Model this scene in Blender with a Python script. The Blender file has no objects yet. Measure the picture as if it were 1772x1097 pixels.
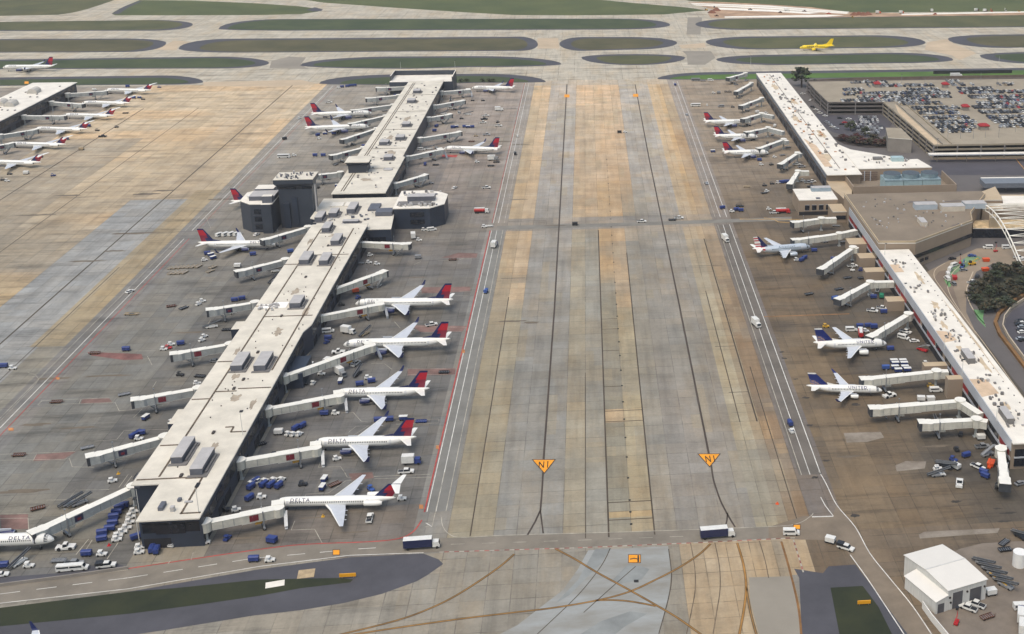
import bpy, math, random
import numpy as np
random.seed(11)
rng = np.random.default_rng(5)
SC = bpy.context.scene
COL = SC.collection
# ------------------------------------------------------------------ camera model (photo pixels of a 1772 x 1097 picture)
CF, CX, CY, PITCH, YAW, ROLL, CH = 2068.567, 1250.732, 328.3956, 0.2935346, 0.1131032, 0.009731945, 223.3955
_cp, _sp, _cy, _sy = math.cos(PITCH), math.sin(PITCH), math.cos(YAW), math.sin(YAW)
FWD = np.array([_sy*_cp, _cy*_cp, -_sp]); _r = np.array([_cy, -_sy, 0.]); _u = np.cross(_r, FWD)
RGT = _r*math.cos(ROLL)+_u*math.sin(ROLL); UPV = -_r*math.sin(ROLL)+_u*math.cos(ROLL)
CAMPOS = np.array([0., 0., CH])
def g(px, py, h=0.):
    "photo pixel -> world x, y at height h"
    d = FWD+RGT*((px-CX)/CF)-UPV*((py-CY)/CF)
    t = (h-CH)/d[2]
    return (float(d[0]*t), float(d[1]*t))
def gl(pts, h=0.): return [g(x, y, h) for x, y in pts]
Z = 3.917
ORG = dict(a=(0,0), b=(440,0), c=(880,0), d=(1322,0), e=(0,270), f=(380,270), g=(830,270), h=(1322,270),
           i=(0,540), j=(440,540), k=(880,540), l=(1322,540), m=(0,817), n=(440,817), o=(880,817), q=(1322,817))
def z(r, x, y, h=0.):
    o = ORG[r]; return g(o[0]+x/Z, o[1]+y/Z, h)
def zp(r, x, y):
    o = ORG[r]; return (o[0]+x/Z, o[1]+y/Z)

# ------------------------------------------------------------------ materials
def lin(c): 
    c = c/255.; return c/12.92 if c <= .04045 else ((c+.055)/1.055)**2.4
MATS = {}
def M(name, rgb, rough=.6, var=.12, scale=.6, metal=0., detail=4., streak=None, rgb2=None):
    if name in MATS: return MATS[name]
    m = bpy.data.materials.new(name); m.use_nodes = True
    nt = m.node_tree; b = nt.nodes['Principled BSDF']
    c = [lin(v) for v in rgb]
    b.inputs['Roughness'].default_value = rough; b.inputs['Metallic'].default_value = metal
    if var > 0:
        tc = nt.nodes.new('ShaderNodeTexCoord'); nz = nt.nodes.new('ShaderNodeTexNoise')
        nz.inputs['Scale'].default_value = scale; nz.inputs['Detail'].default_value = detail; nz.inputs['Roughness'].default_value = .65
        mp = nt.nodes.new('ShaderNodeMapping'); nt.links.new(tc.outputs['Object'], mp.inputs[0]); nt.links.new(mp.outputs[0], nz.inputs['Vector'])
        if streak: mp.inputs['Scale'].default_value = streak
        r = nt.nodes.new('ShaderNodeValToRGB')
        r.color_ramp.elements[0].position = .3; r.color_ramp.elements[1].position = .72
        lo, hi = 1-var*1.6, 1+var*.6
        r.color_ramp.elements[0].color = (c[0]*lo, c[1]*lo, c[2]*lo, 1)
        if rgb2: c2 = [lin(v) for v in rgb2]
        r.color_ramp.elements[1].color = (*c2, 1) if rgb2 else (min(c[0]*hi, .95), min(c[1]*hi, .95), min(c[2]*hi, .95), 1)
        nt.links.new(nz.outputs['Fac'], r.inputs[0]); nt.links.new(r.outputs[0], b.inputs['Base Color'])
    else:
        b.inputs['Base Color'].default_value = (*c, 1)
    MATS[name] = m
    return m

# ------------------------------------------------------------------ mesh builder
class MB:
    def __init__(s): s.v = []; s.f = []; s.m = []; s.parts = []
    def add(s, vs, fs, m=0):
        b = len(s.v); s.parts.append((b, len(s.f))); s.v += [tuple(map(float, v)) for v in vs]; s.f += [tuple(i+b for i in f) for f in fs]
        s.m += list(m) if isinstance(m, (list, tuple)) else [m]*len(fs)
        return s
    def box(s, x0, x1, y0, y1, z0, z1, m=0, mt=None):
        vs = [(x0,y0,z0),(x1,y0,z0),(x1,y1,z0),(x0,y1,z0),(x0,y0,z1),(x1,y0,z1),(x1,y1,z1),(x0,y1,z1)]
        fs = [(0,3,2,1),(4,5,6,7),(0,1,5,4),(1,2,6,5),(2,3,7,6),(3,0,4,7)]
        return s.add(vs, fs, [m, m if mt is None else mt, m, m, m, m])
    def cbox(s, cx, cy, w, d, z0, z1, m=0, mt=None): return s.box(cx-w/2, cx+w/2, cy-d/2, cy+d/2, z0, z1, m, mt)
    def prism(s, pts, z0, z1, m=0, mt=None):
        n = len(pts)
        a = sum(pts[i][0]*pts[(i+1) % n][1]-pts[(i+1) % n][0]*pts[i][1] for i in range(n))
        if a < 0: pts = pts[::-1]
        zt = z1 if isinstance(z1, (list, tuple)) else [z1]*n
        if isinstance(z1, (list, tuple)) and a < 0: zt = list(z1)[::-1]
        vs = [(x, y, z0) for x, y in pts]+[(p[0], p[1], zz) for p, zz in zip(pts, zt)]
        fs = [tuple(range(n-1, -1, -1)), tuple(range(n, 2*n))]+[(i, (i+1) % n, n+(i+1) % n, n+i) for i in range(n)]
        return s.add(vs, fs, [m, m if mt is None else mt]+[m]*n)
    def poly(s, pts, zz, m=0):
        n = len(pts)
        a = sum(pts[i][0]*pts[(i+1) % n][1]-pts[(i+1) % n][0]*pts[i][1] for i in range(n))
        if a < 0: pts = pts[::-1]
        return s.add([(p[0], p[1], zz) for p in pts], [tuple(range(n))], m)
    def ring(s, rings, m=0, cap=True):
        n = len(rings[0]); vs = [p for r in rings for p in r]; fs = []
        for k in range(len(rings)-1):
            for i in range(n):
                j = (i+1) % n; fs.append((k*n+i, k*n+j, (k+1)*n+j, (k+1)*n+i))
        if cap: fs += [tuple(range(n-1, -1, -1)), tuple(range((len(rings)-1)*n, len(rings)*n))]
        return s.add(vs, fs, m)
    def cyl(s, p, q, r, n=10, m=0, r2=None, mt=None):
        p = np.array(p, float); q = np.array(q, float); d = q-p; d /= np.linalg.norm(d)
        a = np.cross(d, [0, 0, 1.] if abs(d[2]) < .9 else [1., 0, 0]); a /= np.linalg.norm(a); b = np.cross(d, a)
        r2 = r if r2 is None else r2
        R = [[p+r*(a*math.cos(t)+b*math.sin(t)) for t in np.arange(n)*2*math.pi/n], [q+r2*(a*math.cos(t)+b*math.sin(t)) for t in np.arange(n)*2*math.pi/n]]
        k = len(s.f); s.ring(R, m)
        if mt is not None: s.m[-1] = mt
        return s
    def beam(s, p, q, w, h, m=0, mt=None):
        "box along p->q (centre line of its underside), w wide, h high"
        p = np.array(p, float); q = np.array(q, float); d = q-p; L = np.linalg.norm(d[:2]); 
        sd = np.array([-d[1], d[0], 0])/max(L, 1e-6)*w/2; up = np.array([0, 0, h])
        vs = [p-sd, q-sd, q+sd, p+sd, p-sd+up, q-sd+up, q+sd+up, p+sd+up]
        fs = [(0,3,2,1),(4,5,6,7),(0,1,5,4),(1,2,6,5),(2,3,7,6),(3,0,4,7)]
        return s.add(vs, fs, [m, m if mt is None else mt, m, m, m, m])
    def build(s, name, mats, parent=None, smooth=False, loc=None):
        me = bpy.data.meshes.new(name); me.from_pydata(s.v, [], s.f)
        for mt in (mats if isinstance(mats, (list, tuple)) else [mats]): me.materials.append(mt)
        me.polygons.foreach_set('material_index', s.m)
        if smooth: me.polygons.foreach_set('use_smooth', [True]*len(s.f))
        me.update()
        o = bpy.data.objects.new(name, me); COL.objects.link(o)
        if parent is not None: o.parent = parent
        if loc is not None: o.location = loc
        return o
def pieces(mb, name, mats, par, c):
    "every piece added to the builder becomes a part of its own"
    e = mb.parts[1:]+[(len(mb.v), len(mb.f))]; out = []
    for (v0, f0), (v1, f1) in zip(mb.parts, e):
        k = MB(); k.v = mb.v[v0:v1]; k.f = [tuple(i-v0 for i in f) for f in mb.f[f0:f1]]; k.m = mb.m[f0:f1]
        o = k.build(name, mats, par); o.location = (-c[0], -c[1], 0); out.append(o)
    return out
def tag(o, label=None, cat=None, group=None, kind=None):
    for k, v in (('label', label), ('category', cat), ('group', group), ('kind', kind)):
        if v: o[k] = v
    return o
def empty(name, loc, rz=0., label=None, cat=None, group=None):
    o = bpy.data.objects.new(name, None); COL.objects.link(o); o.location = loc; o.rotation_euler = (0, 0, rz); o.empty_display_size = .5
    return tag(o, label, cat, group)
def copy_tree(o, parent=None):
    c = o.copy(); COL.objects.link(c)
    if parent is not None: c.parent = parent
    for ch in list(o.children): copy_tree(ch, c)
    return c
def struct(mb, name, mats, kind='structure', smooth=False): return tag(mb.build(name, mats, smooth=smooth), kind=kind)
def ribbon(pts, w, zz, mb=None, m=0):
    mb = mb or MB(); P = np.array(pts, float); n = len(P); L = []; R = []
    for i in range(n):
        a = P[max(i-1, 0)]; b = P[min(i+1, n-1)]; d = b-a; d /= max(np.linalg.norm(d), 1e-9); s = np.array([-d[1], d[0]])*w/2
        L.append(P[i]+s); R.append(P[i]-s)
    vs = [(x, y, zz) for x, y in L]+[(x, y, zz) for x, y in R]
    mb.add(vs, [(n+i, n+i+1, i+1, i) for i in range(n-1)], m)
    return mb
def smooth(pts, k=4):
    "Catmull-Rom"
    P = [np.array(p, float) for p in pts]; out = []
    for i in range(len(P)-1):
        a = P[max(i-1, 0)]; b = P[i]; c = P[i+1]; d = P[min(i+2, len(P)-1)]
        for t in np.arange(k)/k:
            out.append(tuple(.5*((2*b)+(-a+c)*t+(2*a-5*b+4*c-d)*t*t+(-a+3*b-3*c+d)*t**3)))
    return out+[tuple(P[-1])]
_TXT = {}
def text(s):
    "2D mesh of a word: verts with cap height 1, faces"
    if s not in _TXT:
        cu = bpy.data.curves.new('word', 'FONT'); cu.body = s; cu.resolution_u = 2; cu.offset = .012; cu.space_character = 1.25
        o = bpy.data.objects.new('word', cu); COL.objects.link(o)
        dg = bpy.context.evaluated_depsgraph_get(); dg.update(); me = o.evaluated_get(dg).to_mesh()
        import bmesh
        bm = bmesh.new(); bm.from_mesh(me); o.evaluated_get(dg).to_mesh_clear(); ys = [v.co.y for v in bm.verts]
        for t in (.17, .34, .5, .66, .83): bmesh.ops.bisect_plane(bm, geom=bm.verts[:]+bm.edges[:]+bm.faces[:], plane_co=(0, min(ys)+(max(ys)-min(ys))*t, 0), plane_no=(0, 1, 0))
        bm.verts.index_update(); V = np.array([v.co[:] for v in bm.verts])[:, :2]; F = [tuple(v.index for v in f.verts) for f in bm.faces]; bm.free()
        V -= V.min(0); V /= V[:, 1].max()
        bpy.data.objects.remove(o); bpy.data.curves.remove(cu); _TXT[s] = (V, F)
    return _TXT[s]
# ------------------------------------------------------------------ camera, light, sky
cam = bpy.data.cameras.new('camera'); co = bpy.data.objects.new('camera', cam); COL.objects.link(co); SC.camera = co
from mathutils import Matrix
mw = Matrix(((RGT[0], UPV[0], -FWD[0], 0), (RGT[1], UPV[1], -FWD[1], 0), (RGT[2], UPV[2], -FWD[2], CH), (0, 0, 0, 1)))
co.matrix_world = mw
cam.sensor_fit = 'HORIZONTAL'; cam.sensor_width = 36; cam.lens = 36*CF/1772
cam.shift_x = (886-CX)/1772; cam.shift_y = -(548.5-CY)/1772
cam.clip_start = 5; cam.clip_end = 20000
SUN_EL, SUN_AZ = math.radians(64), math.radians(-140)      # azimuth measured from +Y towards +X
w = bpy.data.worlds.new('World'); SC.world = w; w.use_nodes = True
bg = w.node_tree.nodes['Background']; sky = w.node_tree.nodes.new('ShaderNodeTexSky'); sky.sky_type = 'NISHITA'
sky.sun_disc = False; sky.sun_elevation = SUN_EL; sky.sun_rotation = SUN_AZ; sky.air_density = 1.6; sky.dust_density = 5.0; sky.ozone_density = 1.2
w.node_tree.links.new(sky.outputs[0], bg.inputs[0]); bg.inputs[1].default_value = .15
sl = bpy.data.lights.new('sun', 'SUN'); sl.energy = 1.15; sl.angle = math.radians(36); sl.color = (1, .945, .84)
so = bpy.data.objects.new('sun', sl); COL.objects.link(so)
so.rotation_euler = (math.pi/2-SUN_EL, 0, math.pi-SUN_AZ); so.location = (0, 0, 500)
SC.view_settings.view_transform = 'Standard'; SC.view_settings.look = 'None'; SC.view_settings.exposure = 0.15; SC.view_settings.gamma = 1
SC.cycles.max_bounces = 5; SC.cycles.diffuse_bounces = 2; SC.cycles.glossy_bounces = 2; SC.cycles.use_denoising = True

# ------------------------------------------------------------------ the ground
GRASS = M('grass', (66, 76, 38), .9, .2, .022, detail=10, rgb2=(92, 90, 54)); GRASS2 = M('grass_green', (46, 66, 32), .9, .2, .025, detail=10, rgb2=(70, 80, 44))
GRASS3 = M('grass_dry', (68, 70, 38), .9, .2, .02, detail=10, rgb2=(92, 86, 56)); GRASSD = M('grass_dark', (26, 42, 17), .9, .3, .06, detail=10, rgb2=(48, 52, 26))
GRASST = M('grass_far', (64, 82, 36), .9, .2, .014, detail=10, rgb2=(86, 92, 48))
ASPH = M('asphalt', (88, 86, 86), .85, .16, .05, detail=9); ASPHD = M('asphalt_shoulder', (70, 71, 78), .85, .2, .04, detail=9)
ASPHP = M('asphalt_parking', (96, 92, 90), .85, .14, .05, detail=9)
ROADB = M('road_concrete', (132, 124, 112), .85, .16, .08, detail=9)
struct(MB().poly([(-2600, -300), (2600, -300), (2600, 2700), (-2600, 2700)], -.12), 'ground', GRASS)

def concrete_mat(name, slab=7.55, x0=2.6, attr=None, rgb=(178, 168, 146), far=False):
    m = bpy.data.materials.new(name); m.use_nodes = True; nt = m.node_tree; N = nt.nodes; Lk = nt.links.new
    b = N['Principled BSDF']; b.inputs['Roughness'].default_value = .8
    geo = N.new('ShaderNodeNewGeometry')
    def mth(op, a, c=None, clamp=False):
        n = N.new('ShaderNodeMath'); n.operation = op; n.use_clamp = clamp
        for i, v in enumerate((a, c)):
            if v is None: continue
            if hasattr(v, 'links'): Lk(v, n.inputs[i])
            else: n.inputs[i].default_value = v
        return n.outputs[0]
    sx = N.new('ShaderNodeSeparateXYZ'); Lk(geo.outputs['Position'], sx.inputs[0])
    u = mth('DIVIDE', mth('SUBTRACT', sx.outputs[0], x0), slab); v = mth('DIVIDE', mth('SUBTRACT', sx.outputs[1], 262.), slab)
    cb = N.new('ShaderNodeCombineXYZ'); Lk(mth('FLOOR', u), cb.inputs[0]); Lk(mth('FLOOR', v), cb.inputs[1])
    wn = N.new('ShaderNodeTexWhiteNoise'); wn.noise_dimensions = '2D'; Lk(cb.outputs[0], wn.inputs['Vector'])
    def noise(scale, detail, mapping=None, rough=.6):
        n = N.new('ShaderNodeTexNoise'); n.inputs['Scale'].default_value = scale; n.inputs['Detail'].default_value = detail; n.inputs['Roughness'].default_value = rough
        if mapping:
            mp = N.new('ShaderNodeMapping'); mp.inputs['Scale'].default_value = mapping; Lk(geo.outputs['Position'], mp.inputs[0]); Lk(mp.outputs[0], n.inputs['Vector'])
        else: Lk(geo.outputs['Position'], n.inputs['Vector'])
        return n.outputs['Fac']
    if attr:
        at = N.new('ShaderNodeAttribute'); at.attribute_name = attr; base = at.outputs['Color']; gate = at.outputs['Alpha']
    else:
        c = N.new('ShaderNodeRGB'); c.outputs[0].default_value = (*[lin(t) for t in rgb], 1); base = c.outputs[0]; gate = None
    f = mth('ADD', mth('MULTIPLY', wn.outputs['Value'], .10 if not far else .05), .95)
    f = mth('MULTIPLY', f, mth('ADD', mth('MULTIPLY', noise(.05, 10, None, .74), 1.25), .375))
    f = mth('MULTIPLY', f, mth('ADD', mth('MULTIPLY', noise(.9, 8, None, .7), .5), .75))
    def mr(val, a, c, d, e):
        n = N.new('ShaderNodeMapRange'); Lk(val, n.inputs[0])
        for i, t in enumerate((a, c, d, e)): n.inputs[i+1].default_value = t
        return n.outputs[0]
    # dark tyre and oil streaks
    st = mr(noise(.06, 8, (.3, 1.9, 1), .75), .5, .68, 0, .55)
    if gate is not None: st = mth('MULTIPLY', st, gate)
    f = mth('MULTIPLY', f, mth('SUBTRACT', 1., st))
    ls = mr(noise(.16, 5, (1.6, .09, 1), .7), .46, .72, 0, .24)      # lengthwise wear
    f = mth('MULTIPLY', f, mth('SUBTRACT', 1., ls))
    # joints, broken up by noise
    def joint(t, wd):
        e = mth('ABSOLUTE', mth('SUBTRACT', mth('FRACT', t), .5)); return mr(e, .5-wd, .5-wd*.35, 0, 1)
    jn = mth('MAXIMUM', joint(u, .028), joint(v, .028))
    jn = mth('MULTIPLY', jn, mr(noise(.06, 7, None, .74), .42, .62, .06, .55))
    f = mth('MULTIPLY', f, mth('SUBTRACT', 1., jn))
    mx = N.new('ShaderNodeMix'); mx.data_type = 'RGBA'; mx.blend_type = 'MULTIPLY'; mx.inputs[0].default_value = 1
    rs = N.new('ShaderNodeMix'); rs.data_type = 'RGBA'; rf = mr(noise(.03, 8, (1.7, .5, 1), .74), .46, .72, 0, .75)
    if gate is not None: rf = mth('MULTIPLY', rf, mth('SUBTRACT', 1.15, gate))
    Lk(rf, rs.inputs[0]); Lk(base, rs.inputs[6])
    r2 = N.new('ShaderNodeMix'); r2.data_type = 'RGBA'; r2.blend_type = 'MULTIPLY'; r2.inputs[0].default_value = 1; Lk(base, r2.inputs[6]); r2.inputs[7].default_value = (.95, .8, .6, 1); Lk(r2.outputs[2], rs.inputs[7]); base = rs.outputs[2]
    Lk(base, mx.inputs[6]); cc = N.new('ShaderNodeCombineColor'); 
    for i in range(3): Lk(f, cc.inputs[i])
    Lk(cc.outputs[0], mx.inputs[7]); Lk(mx.outputs[2], b.inputs['Base Color'])
    return m
def vnoise(nx, ny, cx, cy):
    a = rng.random((int(nx/cx)+3, int(ny/cy)+3)); xs = np.arange(nx)/cx; ys = np.arange(ny)/cy
    i = xs.astype(int); j = ys.astype(int); fx = (xs-i)[:, None]; fy = (ys-j)[None]; fx = fx*fx*(3-2*fx); fy = fy*fy*(3-2*fy)
    return (a[i][:, j]*(1-fx)+a[i+1][:, j]*fx)*(1-fy)+(a[i][:, j+1]*(1-fx)+a[i+1][:, j+1]*fx)*fy
SL = 7.55/2
GX0, GY0 = 2.6-SL*186, 262.
NX, NY = 232, 220
def sstep(a, b, x): t = np.clip((x-a)/(b-a), 0, 1); return t*t*(3-2*t)
def apron_colours():
    X = GX0+(np.arange(NX)+.5)*SL; Y = GY0+(np.arange(NY)+.5)*SL
    XX, YY = np.meshgrid(X, Y, indexing='ij')
    col = np.zeros((NX, NY, 4))
    def put(mask, a, wgt=1.):
        c = np.array(a, float); mm = np.clip(mask.astype(float)*wgt, 0, 1)[..., None]
        col[..., :3] = col[..., :3]*(1-mm)+c*mm
    far = sstep(380, 900, YY); vfar = sstep(640, 1000, YY)
    nz = vnoise(NX, NY, 14, 14); n2 = vnoise(NX, NY, 5, 5); nl = vnoise(NX, NY, 2, 22); n3 = vnoise(NX, NY, 30, 9); n4 = vnoise(NX, NY, 4, 30)
    I = np.floor((XX-2.6)/7.55)
    rx = rng.random(400)[(I+200).astype(int)]
    put(XX < 999, (150, 142, 124))
    put(XX < 999, (178, 160, 132), vfar)
    # taxi lanes left of the middle concourse
    L = (XX > -395) & (XX < -234)
    put(L, (192, 170, 134), .25+.75*sstep(560, 760, YY+60*(nz-.5))); put(L, (150, 145, 128), .8*(1-sstep(480, 640, YY+50*(n2-.5))))
    put(L & (YY > 560), (200, 166, 120), .75*sstep(.45, .7, n3)); put(L & (YY < 700), (196, 170, 118), .5*sstep(.55, .75, n3)*sstep(480, 600, YY))
    put(L & (np.abs(XX+266) < 18.5) & (YY < 742), (160, 160, 154)); put(L & (np.abs(XX+266) < 18.5) & (YY > 742), (186, 164, 130), .6)
    put(L & (XX > -249) & (YY > 520) & (YY < 760), (176, 154, 112), .8)
    put((XX < -395), (152, 140, 122)); put((XX < -440), (134, 126, 114), .6)
    put((XX < -330) & (XX > -395) & (YY < 900), (158, 146, 124), .6)
    # roads both sides of the middle concourse and their gates
    put((XX > -234) & (XX < -221), (134, 130, 122)); put((XX > -234) & (XX < -221) & (YY > 700), (158, 148, 130), .5)
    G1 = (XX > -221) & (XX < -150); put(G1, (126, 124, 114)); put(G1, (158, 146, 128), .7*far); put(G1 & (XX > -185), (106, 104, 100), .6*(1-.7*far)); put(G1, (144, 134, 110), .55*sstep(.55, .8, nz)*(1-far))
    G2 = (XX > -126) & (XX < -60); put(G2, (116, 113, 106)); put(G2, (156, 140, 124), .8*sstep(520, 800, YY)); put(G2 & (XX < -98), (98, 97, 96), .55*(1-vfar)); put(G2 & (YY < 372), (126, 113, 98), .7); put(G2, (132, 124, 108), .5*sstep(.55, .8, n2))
    put((XX > -60) & (XX < -50), (138, 136, 128)); put((XX > -60) & (XX < -50) & (YY > 620), (152, 140, 126), .6)
    # centre lanes
    C = (XX > -50) & (XX < 71)
    put(C, (154, 146, 126)); t = sstep(470, 640, YY+30*(n2-.5))
    def lane(a, b, near, farc, y0=470, y1=640):
        s = sstep(y0, y1, YY); mk = (XX > a) & (XX < b)
        put(mk, near, 1-s); put(mk, farc, s)
    lane(-50, -35.2, (160, 148, 118), (192, 164, 122)); lane(-35.2, -12.5, (152, 148, 136), (166, 160, 150), 400, 800)
    lane(-42.7, -35.2, (166, 154, 124), (200, 172, 132), 540, 560); lane(-12.5, -5, (168, 156, 128), (192, 164, 124), 640, 700); lane(-5, 2.6, (156, 150, 132), (190, 160, 120), 640, 700)
    lane(2.6, 10.1, (150, 142, 118), (194, 160, 112), 560, 600); lane(10.1, 17.7, (170, 154, 118), (196, 162, 116), 450, 620)
    lane(17.7, 25.2, (160, 152, 134), (186, 156, 116), 660, 740); lane(25.2, 52, (154, 146, 132), (168, 160, 146), 450, 800)
    lane(52, 58.6, (180, 166, 132), (194, 166, 124), 450, 800); lane(58.6, 62.2, (162, 142, 108), (196, 160, 108), 450, 800); lane(62.2, 71, (146, 118, 84), (176, 146, 106), 450, 800)
    put(C & (XX > -12.5) & (XX < 25.2) & (YY > 760), (198, 168, 130), .8)
    put(C & (XX > 2.6) & (XX < 17.7) & (YY > 425) & (YY < 434), (186, 160, 120)); put(C & (XX > 2.6) & (XX < 17.7) & (YY > 355) & (YY < 362), (184, 156, 106)); put(C & (XX > 10) & (XX < 17.7) & (YY > 380) & (YY < 540), (176, 162, 124), .6)
    put(C, (150, 142, 120), .35*sstep(.5, .9, n4)); put(C & (np.abs(YY-673) < 11), (146, 140, 130), .75); put(C & (YY > 1070), (176, 164, 142), .8)
    put(C & (YY > 640), (204, 176, 138), .35*sstep(.55, .8, n2)); put(C & (YY < 640), (140, 136, 124), .4*sstep(.5, .8, n2))
    pat = vnoise(NX, NY, 2, 6) > .83; put(C & pat, (172, 156, 122), .4); pat = vnoise(NX, NY, 2, 5) > .86; put(C & pat & (XX > 50), (178, 146, 100), .5)
    # right-hand road and gates
    put((XX > 71) & (XX < 81), (124, 114, 104)); put((XX > 71) & (XX < 81) & (YY > 640), (152, 140, 126), .7)
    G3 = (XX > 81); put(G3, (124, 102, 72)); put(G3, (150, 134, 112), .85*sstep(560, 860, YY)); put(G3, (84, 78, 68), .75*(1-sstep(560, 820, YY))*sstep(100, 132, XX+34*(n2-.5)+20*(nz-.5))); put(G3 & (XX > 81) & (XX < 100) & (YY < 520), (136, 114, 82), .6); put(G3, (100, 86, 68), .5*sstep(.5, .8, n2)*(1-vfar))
    # foreground taxiway
    F = YY < 341
    put(F, (154, 146, 128)); put(F & (XX > 25), (188, 164, 126)); put(F & (XX > 54) & (XX < 60), (172, 156, 128)); put(F & (XX > 68), (122, 103, 78)); put(F & (XX > 60) & (XX < 69) & (YY < 318), (150, 146, 136))
    jit = rng.random((NX//2+1, NY//2+1)); J = jit[np.arange(NX)//2][:, np.arange(NY)//2]
    J2 = rng.random((NX//2+1, NY//2+1))[np.arange(NX)//2][:, np.arange(NY)//2]
    col[..., :3] *= (1+.03*(J-.5)+.03*(rx-.5))[..., None]
    col[..., 0] += 4*(J2-.5); col[..., 2] -= 5*(J2-.5)
    col[..., :3] += (6*(nz-.5)+8*(nl-.5))[..., None]
    gr = col[..., :3].mean(-1, keepdims=True); col[..., :3] = (gr+(col[..., :3]-gr)*.8)*(.9+.13*vfar[..., None])
    c = np.clip(col[..., :3], 10, 240)/255.; c = np.where(c <= .04045, c/12.92, ((c+.055)/1.055)**2.4)
    gate = np.clip(.25+.75*((XX < -221) | G1 | G2 | G3)+.35*L, 0, 1)
    out = np.ones((NX, NY, 4)); out[..., :3] = c; out[..., 3] = gate
    return out
def make_apron():
    xs = GX0+np.arange(NX+1)*SL; ys = GY0+np.arange(NY+1)*SL
    V = np.zeros((NX+1, NY+1, 3)); V[..., 0] = xs[:, None]; V[..., 1] = ys[None]
    idx = np.arange((NX+1)*(NY+1)).reshape(NX+1, NY+1)
    F = np.stack([idx[:-1, :-1], idx[1:, :-1], idx[1:, 1:], idx[:-1, 1:]], -1).reshape(-1, 4)
    me = bpy.data.meshes.new('apron'); me.from_pydata(V.reshape(-1, 3).tolist(), [], F.tolist())
    at = me.color_attributes.new('tint', 'FLOAT_COLOR', 'CORNER')
    at.data.foreach_set('color', np.repeat(apron_colours().reshape(-1, 4), 4, 0).astype(np.float32).ravel())
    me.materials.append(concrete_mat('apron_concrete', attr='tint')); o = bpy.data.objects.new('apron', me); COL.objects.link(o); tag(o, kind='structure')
make_apron()
GYE = GY0+NY*SL; GXE = GX0+NX*SL
TAXI = concrete_mat('taxiway_concrete', 15., 0., None, (182, 175, 158), True)
struct(MB().poly([(-1700, GYE), (1700, GYE), (1700, 1800), (-1700, 1800)], 0.), 'taxiway', TAXI)
struct(MB().poly([(-1700, 262), (GX0, 262), (GX0, GYE), (-1700, GYE)], 0.), 'apron_far', concrete_mat('apron_outer', rgb=(140, 130, 114)))
struct(MB().poly([(GXE, -100), (1700, -100), (1700, GYE), (GXE, GYE)], 0.), 'landside_road', ASPHP)
struct(MB().poly([(-1700, 60), (GXE, 60), (GXE, 262), (-1700, 262)], 0.), 'taxiway_near', concrete_mat('taxiway_near_concrete', rgb=(138, 131, 116)))

# ------------------------------------------------------------------ grass islands between the far taxiways (px outlines)
def isl(xl, xr, tl, tr, yt0, yt1, yb0, yb1, cl, cr, n=7):
    P = []; k_ = min(1, .97*(xr-xl)/(cl+cr)); cl *= k_; cr *= k_
    for i in range(n+1):
        a = i/n*math.pi/2; P.append((xl+cl*(1-math.cos(a)), tl+(yt0-tl)*math.sin(a)))
    for i in range(n, -1, -1):
        a = i/n*math.pi/2; P.append((xr-cr*(1-math.cos(a)), tr+(yt1-tr)*math.sin(a)))
    for i in range(1, n+1):
        a = i/n*math.pi/2; P.append((xr-cr*(1-math.cos(a)), tr+(yb1-tr)*math.sin(a)))
    for i in range(n, 0, -1):
        a = i/n*math.pi/2; P.append((xl+cl*(1-math.cos(a)), tl+(yb0-tl)*math.sin(a)))
    return P
ISL = [ # xl xr tipyl tipyr top bottom curve   | inset l r t b | grass
 ((-120,334,40,42,39,34.5,54,53,20,70),(5,18,.4,1.6),GRASS), ((378,1160,50,43,33,32,53,51,110,90),(16,24,.8,1.4),GRASS2), ((1203,1900,42,36,32,24,51.5,46,80,20),(22,5,.6,1.4),GRASS),
 ((-120,288,70,74,68,66.5,91.5,90,20,70),(5,22,2,1.4),GRASS3), ((309,931,84,77,67,63.5,91,88,90,30),(36,18,2.6,1.5),GRASS3), ((968,1172,76,74,64,64,88,86,40,80),(20,24,2.4,1.8),GRASS3), ((1221,1602,72,74,63,61,85.5,83,90,90),(30,30,2.2,1.6),GRASS), ((1640,1900,67,66,59.5,58,83,79,100,20),(32,5,2.2,1.6),GRASS3),
 ((-120,466,108,109,104,98,120,118.5,40,90),(5,24,2.6,1.6),GRASS2), ((519,972,113,111,97.5,97,119,116,190,150),(22,26,3,1.6),GRASS2), ((1006,1186,99.5,99.5,93.6,93.5,112.5,112.5,90,90),(26,24,2.4,1.4),GRASS), ((1239,1650,103,103.5,94.5,91,112.5,109.5,110,110),(34,24,2.8,1.8),GRASS2), ((1695,1900,96,95,89.5,87,111,105,120,20),(26,5,2.4,1.6),GRASS2),
 ((-120,352,140,142,135,130.5,149,146.5,40,70),(5,26,4,.8),GRASS2), ((552,945,144.5,142,128.5,127.5,147,143,150,110),(36,30,4,.8),GRASS2), ((1137,1900,136.8,128,124.5,116,138,129,110,20),(22,5,4.2,1),M('grass_bright', (76, 108, 38), .9, .25, .03, detail=9))]
def island(p, ins, gm):
    p = list(p); out = isl(*p); xl, xr = p[0], p[1]
    struct(MB().poly(gl(out), .03), 'asphalt_shoulder', ASPHD)
    q = (xl+ins[0], xr-ins[1], p[2], p[3], p[4]+ins[2], p[5]+ins[2], p[6]-ins[3], p[7]-ins[3], max(p[8]-ins[0]*.3, 8), max(p[9]-ins[1]*.3, 8))
    tag(MB().poly(gl(isl(*q)), .06).build('grass', gm), kind='stuff')
for a in ISL: island(*a)
def gpoly(name, pts, mat, zz, kind='structure', h=0): return struct(MB().poly(gl(pts), zz), name, mat, kind)
gpoly('grass', [(-300,-40),(260,-40),(198,0),(175,8),(150,16),(125,22),(100,25.5),(0,27.5),(-300,30)], GRASS, .05, 'stuff')
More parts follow.
